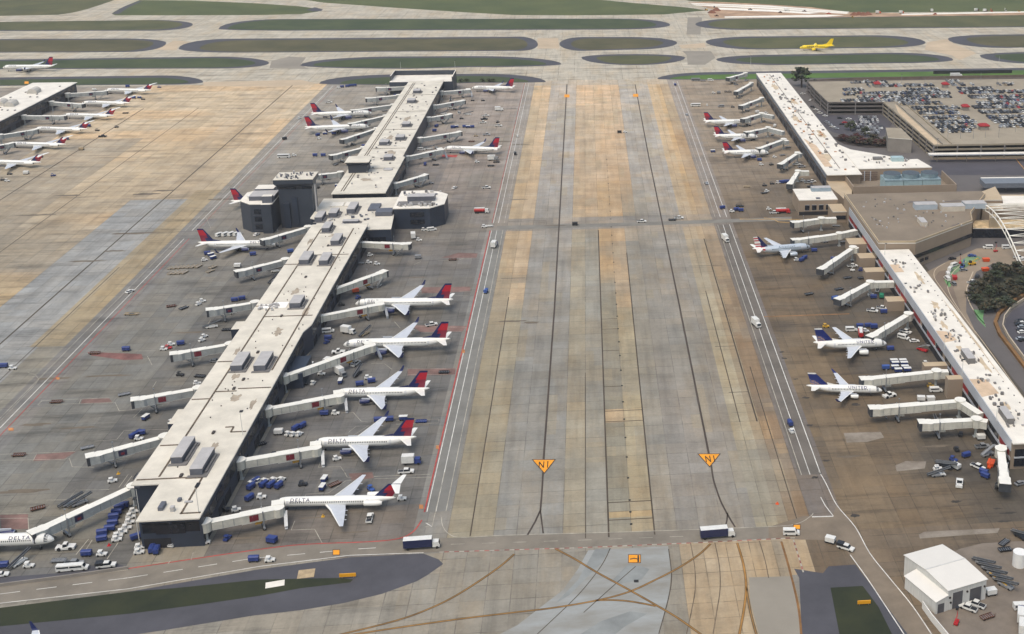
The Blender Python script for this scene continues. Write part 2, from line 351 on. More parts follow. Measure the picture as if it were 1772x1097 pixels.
gpoly('grass', [(193,24),(198,20),(215,11),(242,0),(330,1),(440,5.5),(520,11),(559,16.5),(550,20),(520,24.5),(450,26),(300,26.5),(200,26.5)], GRASST, .05, 'stuff')
gpoly('asphalt_shoulder', [(542,20),(530,17),(545,12.5),(559,16.5),(556,19)], ASPHD, .07)
gpoly('asphalt_shoulder', [(193,24),(215,11),(240,2),(246,2),(222,13),(206,24)], ASPHD, .07)
gpoly('grass', [(480,-8),(517,-2),(560,4.5),(700,14.5),(800,21),(890,26),(1000,26.5),(1150,25),(1222,18),(1190,13),(1100,5.5),(1043,0),(980,-7)], GRASST, .05, 'stuff')
gpoly('grass', [(1150,-6),(1197,2),(1330,8),(1400,12),(1450,19),(1480,22),(1772,19.5),(2100,17),(2100,-60),(1080,-60)], GRASST, .05, 'stuff')
CLAY = M('red_clay', (176, 146, 118), .95, .3, .05); NEWC = M('new_concrete', (232, 228, 216), .8, .06, .05); TANC = M('tan_concrete', (186, 168, 142), .85, .14, .03, detail=8)
gpoly('construction_site', [(1190,4),(1230,2.5),(1300,6),(1400,12),(1470,21),(1600,24),(1900,18),(1900,25),(1600,28),(1440,29.5),(1300,31),(1230,31),(1225,24),(1240,18)], CLAY, .06)
for P in ([(1193,5),(1330,9.5),(1470,20.5),(1466,22),(1330,12),(1200,7)], [(1196,7.5),(1330,12.6),(1470,22.6),(1464,24),(1330,15.6),(1205,9.5)], [(1240,13),(1330,16.5),(1420,22),(1400,24),(1330,20),(1240,16.5)], [(1254,30.5),(1254,28.5),(1430,25.5),(1462,26.5),(1430,29),(1330,30)], [(1560,24),(1900,17.2),(1900,19),(1560,26)]):
    gpoly('new_concrete_strip', P, NEWC, .09)
for P in ([(266,86),(290,76),(300,70),(330,72),(308,80),(306,87)], [(930,84),(930,66),(966,66),(968,84)], [(1604,73),(1640,67),(1645,73),(1690,92),(1660,104),(1648,96),(1600,86)], [(1174,78),(1220,74),(1222,82),(1180,84)], [(352,142),(520,138),(552,145),(480,150),(352,149)]):
    gpoly('tan_concrete', P, TANC, .012)
GREYC = M('grey_concrete', (140, 134, 122), .85, .12, .04, detail=8)
for P in ([(466,118),(470,105),(500,98),(530,99),(520,112),(535,119)], [(1188,60),(1190,30),(1215,30),(1212,60)], [(1188,95),(1180,88),(1230,88),(1238,100),(1220,112),(1190,112)]):
    gpoly('grey_concrete', P, GREYC, .012)
# white and dark lines of the far taxiways
WHITE = M('white_paint', (214, 212, 204), .7, .25, .3, detail=8); REDP = M('red_paint', (176, 72, 66), .75, .35, .25, detail=8); YELP = M('yellow_paint', (196, 142, 52), .7, .25, .3, detail=8)
BLKP = M('black_paint', (64, 56, 48), .8, .3, .2, detail=8); ORP = M('orange_paint', (232, 154, 30), .7, .12, .5); BLK = M('black_letter', (36, 30, 26), .8, .1, .5)
REDW = M('worn_red_paint', (166, 106, 96), .85, .5, .12, detail=9); WORNW = M('worn_white_paint', (176, 170, 156), .8, .35, .2, detail=9)
def mark(pts, w, mat, zz=.06, world=False, name='apron_marking', sm=False):
    P = pts if world else gl(pts)
    return struct(ribbon(smooth(P) if sm else P, w, zz), name, mat)
for y in (31, 59.5, 94, 124): 
    d = [(x, y-(x-886)*s) for x in (-200, 400, 900, 1400, 2000)] if (s := {31: .0045, 59.5: .0065, 94: .0085, 124: .012}[y]) else 0
    mark(d, .5, BLKP, .02)
# ---- lanes: centre lines, drains, joints
def vline(x, y0, y1, w, mat, zz=.06, name='apron_marking'): return struct(MB().poly([(x-w/2, y0), (x+w/2, y0), (x+w/2, y1), (x-w/2, y1)], zz), name, mat)
DRK = M('dark_joint', (78, 68, 56), .9, .35, .08, detail=9)
LNE = M('lane_line', (72, 62, 54), .85, .3, .06, detail=9)
mark([(981,146),(974,270),(959.7,530),(940.5,797)], .75, LNE, .05); mark([(1099,146),(1122.3,270),(1176,530),(1227,787)], .75, LNE, .05)
mark([(940,815),(937.5,855),(935,883.4),(926,903),(913,925.5)], .6, LNE, .05); mark([(935,883.4),(940,923)], .5, LNE, .05)
mark([(1231,805),(1234,827),(1240,847.6),(1247,867),(1255,883),(1264,899),(1272,912)], .6, LNE, .05, sm=True); mark([(1259,888),(1258,900),(1255,912)], .5, LNE, .05)
mark([(941,797),(941,812)], .3, YELP, .07)
for x, y0, y1, w in ((2.6, 345, 660, .55), (17.7, 345, 620, .5), (62.2, 420, 640, .6), (-264.7, 330, 1085, .8), (-363.2, 430, 1000, .8), (-5, 345, 470, .3), (-42.7, 350, 560, .4), (-248, 330, 620, .4), (55.4, 420, 560, .4), (-320, 500, 1000, .5), (66, 350, 470, .35)): vline(x, y0, y1, w, DRK, .03, 'slab_joint')
for y, x0, x1 in ((434, 2.6, 17.7), (425, 2.6, 17.7), (456, 2.6, 10), (492, 2.6, 10), (516, 2.6, 10), (528, 2.6, 10), (355, 2.6, 17.7), (446, 54, 62), (492, 53, 62), (366, 2.6, 17.7), (586, -48, -36), (680, -50, -28), (596, 50, 68), (745, 50, 66), (815, -45, -20)):
    struct(MB().poly([(x0, y-.2), (x1, y-.2), (x1, y+.25), (x0, y+.25)], .03), 'slab_joint', DRK)
STAIN = M('tyre_stain', (98, 90, 78), .95, .4, .1, detail=9)
for P in ([(860,391),(1000,388),(1180,382),(1370,375),(1370,381),(1180,388),(1000,394),(860,398)],):
    gpoly('service_road', P, M('crossing_road', (124, 121, 113), .85, .22, .08, detail=9), .02)
DRAIN = M('drain_grate', (26, 26, 26), .7, 0)
def drains():
    y = 352.; k = 0
    while y < 820:
        tag(MB().cbox(10.2, y, .75, .9, .02, .1).build('drain_grate', DRAIN), 'small dark drain grate in the row down the middle of the concrete apron', 'drain', 'drain grates along the apron centre'); y += 14.9 if y > 366 else 7.5
drains()
# road lines along the concourses
for x, w, m in ((-59.4, .55, REDP), (-58.6, .3, WHITE), (-55.6, .3, WHITE), (-52.2, .3, WORNW), (72.6, .3, WORNW), (75.7, .3, WHITE), (79.6, .35, WHITE), (-228.8, .35, WHITE), (-226.0, .35, REDP), (-232.5, .25, WORNW)):
    for a, b in ((366 if x < 0 else 378, 664), (678, 1082)):
        if x in (-228.8, -226., -232.5): a = 330 if a < 400 else a
        vline(x, a, b, w, (REDW if m is REDP and a > 600 else m), .05)
FR = [(-60,1030),(0,1013.6),(222,984),(440,952),(529,942),(640,938),(690,934),(880,927),(1100,920.5),(1330,911),(1400,898),(1440,895)]
FB = [(-60,1056),(0,1044),(222,1019),(450,980),(606,961),(733,956.5),(880,951),(1100,943.5),(1330,932),(1440,925)]
gpoly('service_road', FR+FB[::-1], M('front_road', (126, 119, 107), .85, .2, .1, detail=9), .02)
mark([(222,984),(440,952),(529,942),(640,937.5),(690,932),(715,920),(730,900)], .5, REDP, .05, sm=True); mark([(-60,1030),(0,1014),(222,986)], .3, WORNW, .05)
mark(FB[:6], .3, WHITE, .05)
mark([(737,905),(747.7,911.5)], .3, WHITE, .05); mark([(764,895),(766,910),(777,924),(800,930),(880,926),(1100,920),(1330,911.4),(1380,906),(1403,893),(1407,888)], .28, WORNW, .05, sm=True)
def dashes(pts, w, L, gap, mats, zz):
    P = gl(pts); mbs = [MB() for _ in mats]; k = 0
    for (ax, ay), (bx, by) in zip(P, P[1:]):
        D = math.hypot(bx-ax, by-ay); t = 0
        while t+L < D:
            q = [(ax+(bx-ax)*s/D, ay+(by-ay)*s/D) for s in (t, t+L)]; ribbon(q, w, zz, mbs[k % len(mats)]); k += 1; t += L+gap
    for mb, mt in zip(mbs, mats): struct(mb, 'apron_marking', mt)
dashes([(0,1028),(222,1000),(440,966),(620,950),(700,945)], .28, 5.5, 4.5, [WHITE], .05); dashes([(780,942),(1000,935),(1215,927)], .25, 4.5, 5.5, [WORNW], .05)
dashes([(760,955.5),(1000,948),(1200,939.5),(1380,930.5)], .5, 1.5, .1, [WORNW, REDW], .05); dashes([(1373,934),(1381,960),(1391,993)], .5, 1.5, .1, [WORNW, REDW], .05)
mark([(1405,894.5),(1442,893.5)], .6, WHITE, .05); mark([(1420,860),(1428,875),(1442,893)], .3, WHITE, .05)
RL = [(1417,815),(1430,838),(1448,874),(1480,912),(1505,957),(1540,1001),(1580,1050),(1620,1110)]
RR = [(1402,817),(1410,840),(1420,860),(1440,893),(1462,945),(1471,960),(1500,1000),(1530,1045),(1566,1100)]
mark(RL, .32, WHITE, .05, sm=True); mark([(1471,960),(1500,1000),(1530,1045),(1566,1100)], .32, WHITE, .05, sm=True)
gpoly('service_road', [(1390,893),(1440,893),(1448,874),(1480,912),(1505,957),(1540,1001),(1580,1050),(1640,1130),(1590,1130),(1530,1045),(1471,960),(1440,935),(1330,932),(1330,912)], M('yard_road', (124, 112, 96), .85, .2, .1, detail=9), .022)
struct(MB().poly([(71.6,378),(80.3,378),(80.3,664),(71.6,664)], .015), 'service_road', M('side_road', (106, 100, 92), .85, .2, .08, detail=9))
struct(MB().poly([(-59,366),(-51,366),(-51,664),(-59,664)], .015), 'service_road', M('side_road_grey', (122, 121, 115), .85, .2, .08, detail=9))
# foreground: shoulder, grass, new concrete, tan lanes
gpoly('asphalt_shoulder', [(-90,1070),(0,1053),(222,1024),(450,985),(606,964.5),(733,958),(759,968),(767,976),(740,995),(721,1006),(660,1028),(593,1044),(520,1056),(440,1065),(281,1091),(200,1103),(-90,1150)], M('asphalt_dark', (74, 74, 80), .85, .22, .06, detail=9), .03)
tag(MB().poly(gl([(-90,1070),(0,1052),(222,1024),(300,1018),(450,1003),(593,1000),(611,1003),(606,1008),(520,1018),(450,1031),(340,1047),(225,1062),(0,1084),(-90,1098)]), .05).build('grass', GRASSD), kind='stuff')
BLUEC = M('new_blue_concrete', (136, 132, 121), .75, .12, .07, detail=10, streak=(.6, 1.6, 1), rgb2=(154, 159, 159)); BLUED = M('blue_concrete_damp', (136, 140, 138), .75, .22, .09, detail=8)
gpoly('concrete_patch', [(1018,952),(1156,945),(1160,970),(1161,996),(1157,1034),(1150,1064),(1138,1110),(840,1110),(895,1082),(974,1021),(1000,985)], BLUEC, .02)
gpoly('concrete_patch', [(1085,978),(1110,980),(1124,985),(1110,1003),(1070,1011),(1060,1004)], BLUED, .03); gpoly('concrete_patch', [(1030,950),(1056,949),(1040,975),(985,1030),(960,1045),(1000,1004)], BLUED, .028); gpoly('concrete_patch', [(985,1110),(1040,1075),(1090,1058),(1120,1062),(1080,1085),(1050,1110)], BLUED, .028)
for P in ([(1056,949),(1040,980),(1000,1030),(930,1097)], [(1100,980),(1060,1015),(1010,1060)], [(1157,950),(1162,996),(1157,1034),(1140,1097)]): mark(P, .3, DRK, .032, name='slab_joint', sm=True)
for P in ([(1195,940),(1202,980),(1203,1020),(1196,1060),(1188,1097)], [(1237,939),(1245,980),(1246,1020),(1240,1060),(1234,1097)], [(1314,936),(1324,970),(1330,1000)]): mark(P, .3, M('faint_joint', (112, 98, 80), .9, .4, .15, detail=8), .03, name='slab_joint', sm=True)
gpoly('grey_concrete', [(1296,999),(1372,997),(1382,1050),(1390,1110),(1316,1110),(1298,1040)], GREYC, .018)
mark([(1352,937),(1362,970),(1375,1020),(1383,1060),(1387,1105)], .7, M('brown_edge', (128, 92, 52), .9, .3, .2), .035, sm=True)
gpoly('asphalt_shoulder', [(1374,984),(1424,992),(1434,980),(1480,977),(1500,1003),(1580,1110),(1388,1110),(1383,1000)], M('asphalt_dark', (74, 74, 80)), .03)
tag(MB().poly(gl([(1437,1017),(1493,1014),(1520,1050),(1550,1110),(1455,1110)]), .05).build('grass', GRASSD), kind='stuff')
def taxi(pts, wy=.36):
    P = smooth(gl(pts), 6)
    struct(ribbon(P, .85, .045), 'taxiway_marking', M('taxi_border', (100, 84, 60), .85, .3, .15, detail=8)); struct(ribbon(P, wy, .055), 'taxiway_marking', M('taxi_yellow', (156, 114, 54), .8, .3, .15, detail=8))
taxi([(890,959),(859,985),(797,1026),(746,1052),(682,1075),(560,1105)], .3); taxi([(961.7,950),(995,967.6),(1033,990.6),(1089,1021),(1135,1047),(1173.6,1070),(1220,1103)])
taxi([(1229.7,941),(1209,960),(1173.6,983),(1135,1003),(1089,1024),(1033,1039),(956.6,1052),(880,1061),(797,1071),(690,1086),(600,1100)]); taxi([(1030.6,1039),(1058,1038.5),(1084,1040),(1110,1044),(1135,1049)])
taxi([(1275.7,939.5),(1286,975),(1291,1011),(1288.5,1047),(1279,1100)], .55); taxi([(1291,1015),(1298.7,1059.5),(1310,1102)], .2)
# painted signs
def tri_sign(cx, cy, W, Hh):
    x0, y0 = g(cx-W/2, cy); x1, y1 = g(cx+W/2, cy); x2, y2 = g(cx+1, cy+Hh)
    P = [(x0, y0), (x1, y1), (x2, y2)]; c = (sum(p[0] for p in P)/3, sum(p[1] for p in P)/3)
    struct(MB().poly([(c[0]+(p[0]-c[0])*1.14, c[1]+(p[1]-c[1])*1.14) for p in P], .07), 'painted_sign_border', BLKP)
    struct(MB().poly(P, .08), 'painted_taxi_sign', ORP)
    V, F = text('N1'); s = 5.4; wd = V[:, 0].max()*.62
    mb = MB(); mb.add([((x0+x1)/2+(v[0]*.62-wd/2)*s*.62, y0-1.2-s+v[1]*s*.86+.4, .09) for v in V], F); struct(mb, 'painted_letters', BLK)
tri_sign(941, 796, 37, 22); tri_sign(1227, 786, 36, 21)
def sq_sign(cx, cy, w, h, name='painted_taxi_sign'):
    if cy > 300: gpoly('painted_sign_border', [(cx-w/2-1,cy-h/2-1),(cx+w/2+1,cy-h/2-1),(cx+w/2+1,cy+h/2+1),(cx-w/2-1,cy+h/2+1)], BLKP, .07)
    gpoly(name, [(cx-w/2,cy-h/2),(cx+w/2,cy-h/2),(cx+w/2,cy+h/2),(cx-w/2,cy+h/2)], ORP, .08)
sq_sign(1098, 967, 20, 13); mark([(1090,968),(1098,966.5),(1105,968)], .5, BLKP, .09); gpoly('painted_letters', [(1103,961),(1106,961),(1106,973),(1103,973)], BLKP, .09)
for a in ((981,166,9,5),(1100,165,9,5),(46,143,7,4),(582,956,11,8),(1379,912,11,7),(19,743,9,5),(100,655,6,4),(729,877,7,7),(802,608,5,6),(757,774,5,6)): sq_sign(*a) if a[1] < 200 or a[1] > 900 else gpoly('painted_taxi_sign', [(a[0]-a[2]/2,a[1]-a[3]/2),(a[0]+a[2]/2,a[1]-a[3]/2),(a[0]+a[2]/2,a[1]+a[3]/2),(a[0]-a[2]/2,a[1]+a[3]/2)], M('faded_orange', (190, 128, 76), .8, .3, .3), .08)
gpoly('grate_plate', [(1097,1003.5),(1105,1003.5),(1105,1008),(1097,1008)], DRAIN, .06)
# gate boxes: white L-lines and worn red boxes
GM = [('i',[(0,965),(510,945)],.22,0),('i',[(0,1005),(430,998),(470,992),(490,1050),(640,1052)],.22,0),('i',[(285,600),(740,583)],.22,0),('i',[(255,632),(780,612),(808,670),(930,660)],.22,0),('i',[(285,600),(255,632)],.22,0),('i',[(550,590),(535,625)],.22,0),('i',[(1060,470),(1035,510)],.2,0),('i',[(965,655),(905,715)],.2,0),
 ('i',[(640,265),(1060,262)],.2,0),('i',[(1000,300),(1030,358)],.22,0),('i',[(840,805),(790,865),(640,875)],.2,0),('i',[(840,803),(1150,795)],.18,0),('i',[(1430,50),(1390,110)],.2,0),('i',[(190,410),(240,425),(262,455),(240,490),(0,740)],.2,0),('i',[(250,960),(222,1010)],.2,0),
 ('m',[(315,190),(460,187),(515,122),(740,118)],.22,0),('m',[(0,285),(200,280)],.2,0),('m',[(0,315),(190,312),(195,390)],.25,0),('m',[(600,455),(515,560)],.28,0),('m',[(625,460),(580,530)],.28,0),('m',[(800,480),(725,590)],.25,0),('m',[(870,15),(805,105)],.2,0),('m',[(895,25),(840,100)],.2,0),('m',[(1155,600),(1140,620)],.3,0),('m',[(1310,545),(1295,595)],.25,0),
 ('n',[(345,165),(350,150),(500,143),(620,60),(660,55)],.22,0),('n',[(605,-10),(630,35),(665,35)],.22,0),('n',[(810,30),(1190,15)],.22,0),('n',[(815,45),(1200,35)],.22,0),('n',[(275,330),(250,393),(410,388),(460,480)],.25,0),('n',[(1160,370),(1205,370),(1290,0)],.25,0),
 ('j',[(455,1000),(435,1053),(585,1048),(620,1097)],.22,0),('j',[(580,685),(670,680),(725,740),(770,745)],.22,0),('j',[(960,735),(1250,725)],.22,0),('j',[(960,760),(1250,752),(1252,728)],.22,0),('j',[(640,815),(690,775),(775,770),(665,840)],.2,0),('j',[(1040,425),(1370,425)],.2,0),('j',[(1035,385),(1370,385)],.2,0),('j',[(790,348),(880,348),(935,390)],.2,0),('j',[(1130,138),(1405,132)],.2,0),('j',[(1060,95),(1440,105)],.2,0),('j',[(950,65),(990,110)],.2,0),
 ('f',[(1570,915),(1705,918),(1700,945),(1590,945)],.2,0),('f',[(1480,710),(1620,705),(1660,690)],.2,0),('f',[(1320,735),(1365,715)],.25,0),('e',[(1190,770),(1240,800)],.2,0),('e',[(1610,730),(1560,760)],.2,0),('e',[(960,1000),(1160,995)],.18,0),('e',[(1440,470),(1300,470)],.2,0),('e',[(1430,490),(1390,400)],.2,0),
 ('l',[(0,50),(0,51)],.1,0)]
for r, P, w, _ in GM: mark([zp(r, *p) for p in P], w, WORNW, .055)
def redbox(r, P): gpoly('worn_red_area', [zp(r, *p) for p in P], REDW2, .035)
REDW2 = M('worn_red_area', (132, 104, 96), .9, .4, .1, detail=9); REDS = M('red_area', (134, 92, 86), .9, .4, .1, detail=9)
for r, P in (('m',[(0,290),(190,285),(195,385),(10,390)]),('i',[(560,590),(740,583),(760,610),(545,622)]),('i',[(250,965),(520,945),(430,998),(225,1010)]),('j',[(1060,90),(1440,95),(1410,132),(1130,138)]),('j',[(1040,385),(1365,380),(1360,425),(1040,430)]),('f',[(1370,890),(1700,885),(1700,915),(1560,925),(1370,930)]),('f',[(1500,690),(1620,655),(1750,660),(1740,690)]),('n',[(640,10),(800,0),(810,40),(660,55)])): redbox(r, P)
gpoly('worn_red_area', [zp('i',*p) for p in [(590,270),(960,285),(970,320),(840,325),(620,295)]], REDS, .04)
gpoly('worn_red_area', [(766,268),(792,268),(790,272),(764,272)], REDP, .04)
mark([(1322,548),(1470,543)], .8, M('rust_line', (150, 110, 70), .9, .3, .2), .03); mark([(1390,380),(1345,379),(1322,377)], .9, M('faded_yellow', (186, 150, 84), .85, .3, .2), .05, sm=True); mark([(1280,379),(1340,380),(1347,384),(1375,386)], .9, M('faded_yellow', (186, 150, 84)), .05)

PALE = M('pale_patch', (120, 108, 92), .9, .2, .1, detail=9, rgb2=(150, 142, 130))
for P in ([(540,820),(790,812),(815,850),(700,880),(560,885)], [(890,1040),(960,1010),(1100,1012),(1090,1060),(900,1080)]): gpoly('concrete_patch', [zp('l', *p) for p in P], PALE, .02)
gpoly('concrete_patch', [(1590,925),(1600,920),(1730,914),(1726,922),(1592,932)], PALE, .034)
STAIN2 = M('tyre_smudge', (112, 102, 88), .95, .25, .12, detail=9)
OIL = M('oil_stain', (58, 54, 48), .8, .3, .3, detail=8)
def blob(px, py, rx, ry, seed):
    rr = random.Random(seed); x, y = g(px, py); n = 18; ph = [rr.uniform(.55, 1.15) for _ in range(n)]
    struct(MB().poly([(x+rx*ph[i]*math.cos(i/n*6.283), y+ry*ph[i]*math.sin(i/n*6.283)) for i in range(n)], .026+.0002*seed), 'oil_stain', OIL if rx < 4 else STAIN2)
for i, (x, y, rx, ry) in enumerate(((1479,892,1.6,1.2),(1401,736,1.6,1),(1394,688,1.6,1),(1353,609,1.4,1),(1357,620,1.4,1),(1745,888,3.2,.8),(1738,902,2.6,.7),(1725,880,2,.6),(1655,868,2.2,1),(1430,797,2,.7),(1410,826,1.6,.8),(1376,656,1.5,.6),(560,895,9,.5),(610,921,7,.5),(420,931,5,.6),(605,549,4,.8),(575,545,5,1),(880,556,9,1),(920,558,5,1.4),(250,336,10,3),(230,404,14,1.6),(150,452,12,1.4),(120,338,10,1.8),(280,330,7,2),(60,372,12,1.5),(380,345,9,2),(200,434,7,1.2),(640,436,4,.8),(720,480,7,.9),(90,655,9,1.3),(190,650,10,1.2),(330,575,9,1.2),(140,740,8,1),(40,850,10,1.4),(60,735,7,1.2),(1470,790,5,.8),(1620,772,6,.9),(1480,700,2,1.4),(1545,700,2,1.2),(960,390,8,1.2),(1250,395,5,.8),(900,345,7,.9),(870,245,10,2),(900,250,8,1.4))): blob(x, y, rx, ry, i)

hz = tag(MB().box(-2650, 2650, -350, 2750, -1.1, 231).build('haze', (hm := bpy.data.materials.new('haze'))), kind='stuff')
hm.use_nodes = True; nt = hm.node_tree
for n in list(nt.nodes): nt.nodes.remove(n)
ou = nt.nodes.new('ShaderNodeOutputMaterial'); pv = nt.nodes.new('ShaderNodeVolumePrincipled'); pv.inputs['Density'].default_value = .00006; pv.inputs['Color'].default_value = (.93, .94, .97, 1)
nt.links.new(pv.outputs[0], ou.inputs['Volume'])
# ------------------------------------------------------------------ buildings
ROOF = M('roof_membrane', (212, 206, 191), .8, .15, .1, detail=9); ROOFW = M('roof_white', (226, 221, 209), .75, .12, .1, detail=9)
ROOFT = M('roof_membrane_tan', (200, 178, 150), .85, .12, .1, detail=8); WALLD = M('dark_panel', (54, 62, 74), .5, .18, .12, detail=6); WALLN = M('navy_panel', (44, 54, 70), .45, .2, .15, detail=6)
GLASSD = M('dark_glass', (26, 32, 42), .2, .25, .3); UNITT = M('unit_top', (176, 174, 172), .6, .1, .3); UNITS = M('unit_side', (92, 96, 106), .6, .15, .5); GEAR_PAD_SHADE = M('gear_pad_shadow', (118, 116, 114), .8, .2, .2)
SEAM = M('roof_seam', (104, 90, 74), .85, .5, 1.6, detail=2); GREYW = M('grey_fascia', (178, 182, 188), .55, .08, .1, detail=7); TANW = M('tan_panel', (150, 134, 116), .75, .1, .06, detail=8); TANL = M('tan_panel_light', (182, 164, 136), .75, .1, .08, detail=8)
CONC = M('deck_concrete', (150, 140, 122), .85, .14, .06, detail=9); CONCD = M('deck_wall_concrete', (140, 134, 126), .85, .14, .1, detail=8); VOID = M('void_shade', (34, 34, 38), .9, .2, .2)  # VOID: near-black, the shade of open insides put into its colour
STEEL = M('galvanised_steel', (150, 154, 158), .4, .15, .8, metal=.5); REDW_ = M('red_panel', (150, 34, 38), .5, .12, .3); TILE = M('tan_roof_gravel', (130, 118, 102), .9, .16, .06, detail=9)
def rect(x0, y0, x1, y1): return [(x0, y0), (x1, y0), (x1, y1), (x0, y1)]
def building(name, label, cat, foot, h, wall, roof, base=None, lip=.35, group=None, parapet=None):
    cx = sum(p[0] for p in foot)/len(foot); cy = sum(p[1] for p in foot)/len(foot)
    r = empty(name, (cx, cy, 0), 0, label, cat, group); loc = [(p[0]-cx, p[1]-cy) for p in foot]
    r['_c'] = (cx, cy)
    MB().prism(loc, 0, h, 0).build('wall', wall, r)
    k = 1+lip/max(max(abs(p[0]) for p in loc), 1)
    MB().prism([(p[0]*k, p[1]*k) for p in loc], h, h+.45, 0, 1).build('roof', [parapet or ROOFW, roof], r)
    return r, cx, cy
def roof_unit(par, c, x0, x1, y0, y1, zr, h=2.5, pad=True, side=None):
    o = MB()
    o.box(x0, x1, y0, y1, zr, zr+h, 0, 1); o.box(x0-.08, x1+.08, y0-.08, y1+.08, zr+h, zr+h+.15, 1)
    if pad: o.box(x1+.02, x1+1.7, y0-1.2, y1-.5, zr, zr+.35, 2); o.box(x0-.7, x1+1.7, y0-1.6, y0-.02, zr, zr+.22, 2); o.box(x1+.5, x1+1.1, y0+1, y1-1.5, zr+.35, zr+1., 2)  # grey slabs at right and front: base pad with the unit's shadow built in
    u = o.build('rooftop_unit', [side or UNITS, UNITT, GEAR_PAD_SHADE], par); u.location = (-c[0], -c[1], 0); return u
def at_c(o, c): o.location = (-c[0], -c[1], 0); return o
# ---- middle concourse
AH = 11.
A, ax, ay = building('concourse', 'long narrow concourse with cream roof and dark walls running up the middle', 'terminal', [(-155.5,375),(-146.4,375),(-146.4,352.6),(-127.2,352.6),(-127.2,498),(-125.3,506),(-125.3,555),(-124.6,646),(-154.4,646)], AH, [WALLN], ROOF, lip=.3)
AC = (ax, ay)
def bands(par, c, segs, h=AH, glass=GLASSD, zz=((5.6, 9.2), (.2, 3.6))):
    for (x0, y0, x1, y1, side) in segs:
        for k, (za, zb) in enumerate(zz):
            mb = MB(); L = math.hypot(x1-x0, y1-y0); n = max(1, int(L/7.5)); dx, dy = (x1-x0)/L, (y1-y0)/L; nx, ny = dy*side, -dx*side
            for i in range(n):
                s0 = i*L/n+.5; s1 = (i+1)*L/n-.5
                if k and i % 3 == 1: continue
                p = (x0+dx*s0, y0+dy*s0); q = (x0+dx*s1, y0+dy*s1)
                mb.add([(p[0]-nx*.05, p[1]-ny*.05, za), (q[0]-nx*.05, q[1]-ny*.05, za), (q[0]-nx*.05, q[1]-ny*.05, zb), (p[0]-nx*.05, p[1]-ny*.05, zb), (p[0]+nx*.06, p[1]+ny*.06, za), (q[0]+nx*.06, q[1]+ny*.06, za), (q[0]+nx*.06, q[1]+ny*.06, zb), (p[0]+nx*.06, p[1]+ny*.06, zb)], [(0,1,2,3),(4,7,6,5),(0,4,5,1),(3,2,6,7),(0,3,7,4),(1,5,6,2)])
            pieces(mb, 'window_band' if k == 0 else 'loading_bay', glass if k == 0 else VOID, par, c)
bands(A, AC, [(-127.2,353,-127.2,498,1), (-125.3,507,-125.3,554,1), (-124.9,558,-124.6,645,1), (-155.5,376,-154.5,645,-1), (-146.2,352.6,-127.5,352.6,1)])
mb = MB().box(-141.5,-132.5,352.3,352.55,5.2,8.6,0); at_c(mb.build('end_window', GLASSD, A), AC)
AZ = AH+.45
def seam(par, c, segs, zr, w=.6):
    for x0, y0, x1, y1 in segs: at_c(MB().beam((x0, y0, zr), (x1, y1, zr), w, .16, 0).build('roof_seam', SEAM, par), c)
seam(A, AC, [(-148.2,378,-148.2,640), (-155,376.5,-138,376.5), (-148,442,-140,442), (-140,444,-127.5,444), (-133.6,353.5,-133.6,376), (-133.6,376,-139,376), (-134,353.8,-127.6,353.8), (-155,400,-148.4,400), (-155,436,-148.4,436), (-155,470,-148.4,470), (-133,408,-127.6,408), (-136,412,-133,412), (-133,412,-133,408), (-148,517,-127,517), (-155,530,-148.4,530), (-148,598,-126,598), (-155,585,-148.4,585), (-131,460,-131,640)], AZ)
mb = MB()
for x, y in ((-141,378),(-139,408),(-141.5,444),(-140,452),(-141,478),(-140.5,517),(-140,535),(-140.5,566),(-142,590),(-139,612),(-138,630),(-145,470)):
    mb.cbox(x, y, .9, 2.0, AZ, AZ+.5, 0)
for i in range(60):
    x = random.uniform(-147, -128); y = random.uniform(380, 640); mb.cbox(x, y, .35, .35, AZ, AZ+.4, 0)
pieces(mb, 'roof_vent', M('vent_dark', (66, 60, 56), .7, .2, 1), A, AC)
U1 = [(294.6,314,792,757),(327.5,348.5,812,776),(398,417.5,633,610),(438,458,633,609),(500,518.5,525,511),(516.6,533,450,435),(551,566,451,437),(571.5,585.5,416.8,404),(556,569,395,384)]
for x0, x1, yf, yb in U1:
    hz = AZ+2.5; a = g(x0, yf, hz); b = g(x1, yf, hz); c = g(x0, yb, hz)
    roof_unit(A, AC, a[0], b[0], a[1], max(c[1], a[1]+4), AZ)
mb = MB().box(-141.5,-140,356,360,AZ,AZ+1.2,0).box(-137.4,-136.2,355,356.5,AZ,AZ+1.6,1).box(-137,-136,361,362.5,AZ,AZ+.9,0).box(-134.6,-132.2,360,361,AZ,AZ+.4,1); pieces(mb, 'roof_equipment', [UNITS, UNITT], A, AC)
mb = MB().prism([(-162,428),(-155.6,428),(-155.6,440),(-162,440)], 0, 5.6, 0, 1).prism([(-161.5,512),(-155.5,512),(-155.5,521),(-161.5,521)], 0, 8, 0, 1).prism([(-127.1,466),(-121,466),(-121,484),(-127.1,484)], 0, 6.5, 0, 0); pieces(mb, 'annexe', [WALLN, ROOF], A, AC)
mb = MB().box(-153.5,-141,527,531.5,AZ,AZ+.15,0).box(-148,-141,531.5,534,AZ,AZ+.15,0)
for i in range(16): mb.cbox(random.uniform(-153,-144), random.uniform(524,531), random.uniform(.4,1.4), random.uniform(.4,1.4), AZ+.15, AZ+random.uniform(.5,1.3), 1)
pieces(mb, 'roof_patch', [M('fresh_membrane', (244,242,236), .7, .03, .2), UNITT], A, AC)
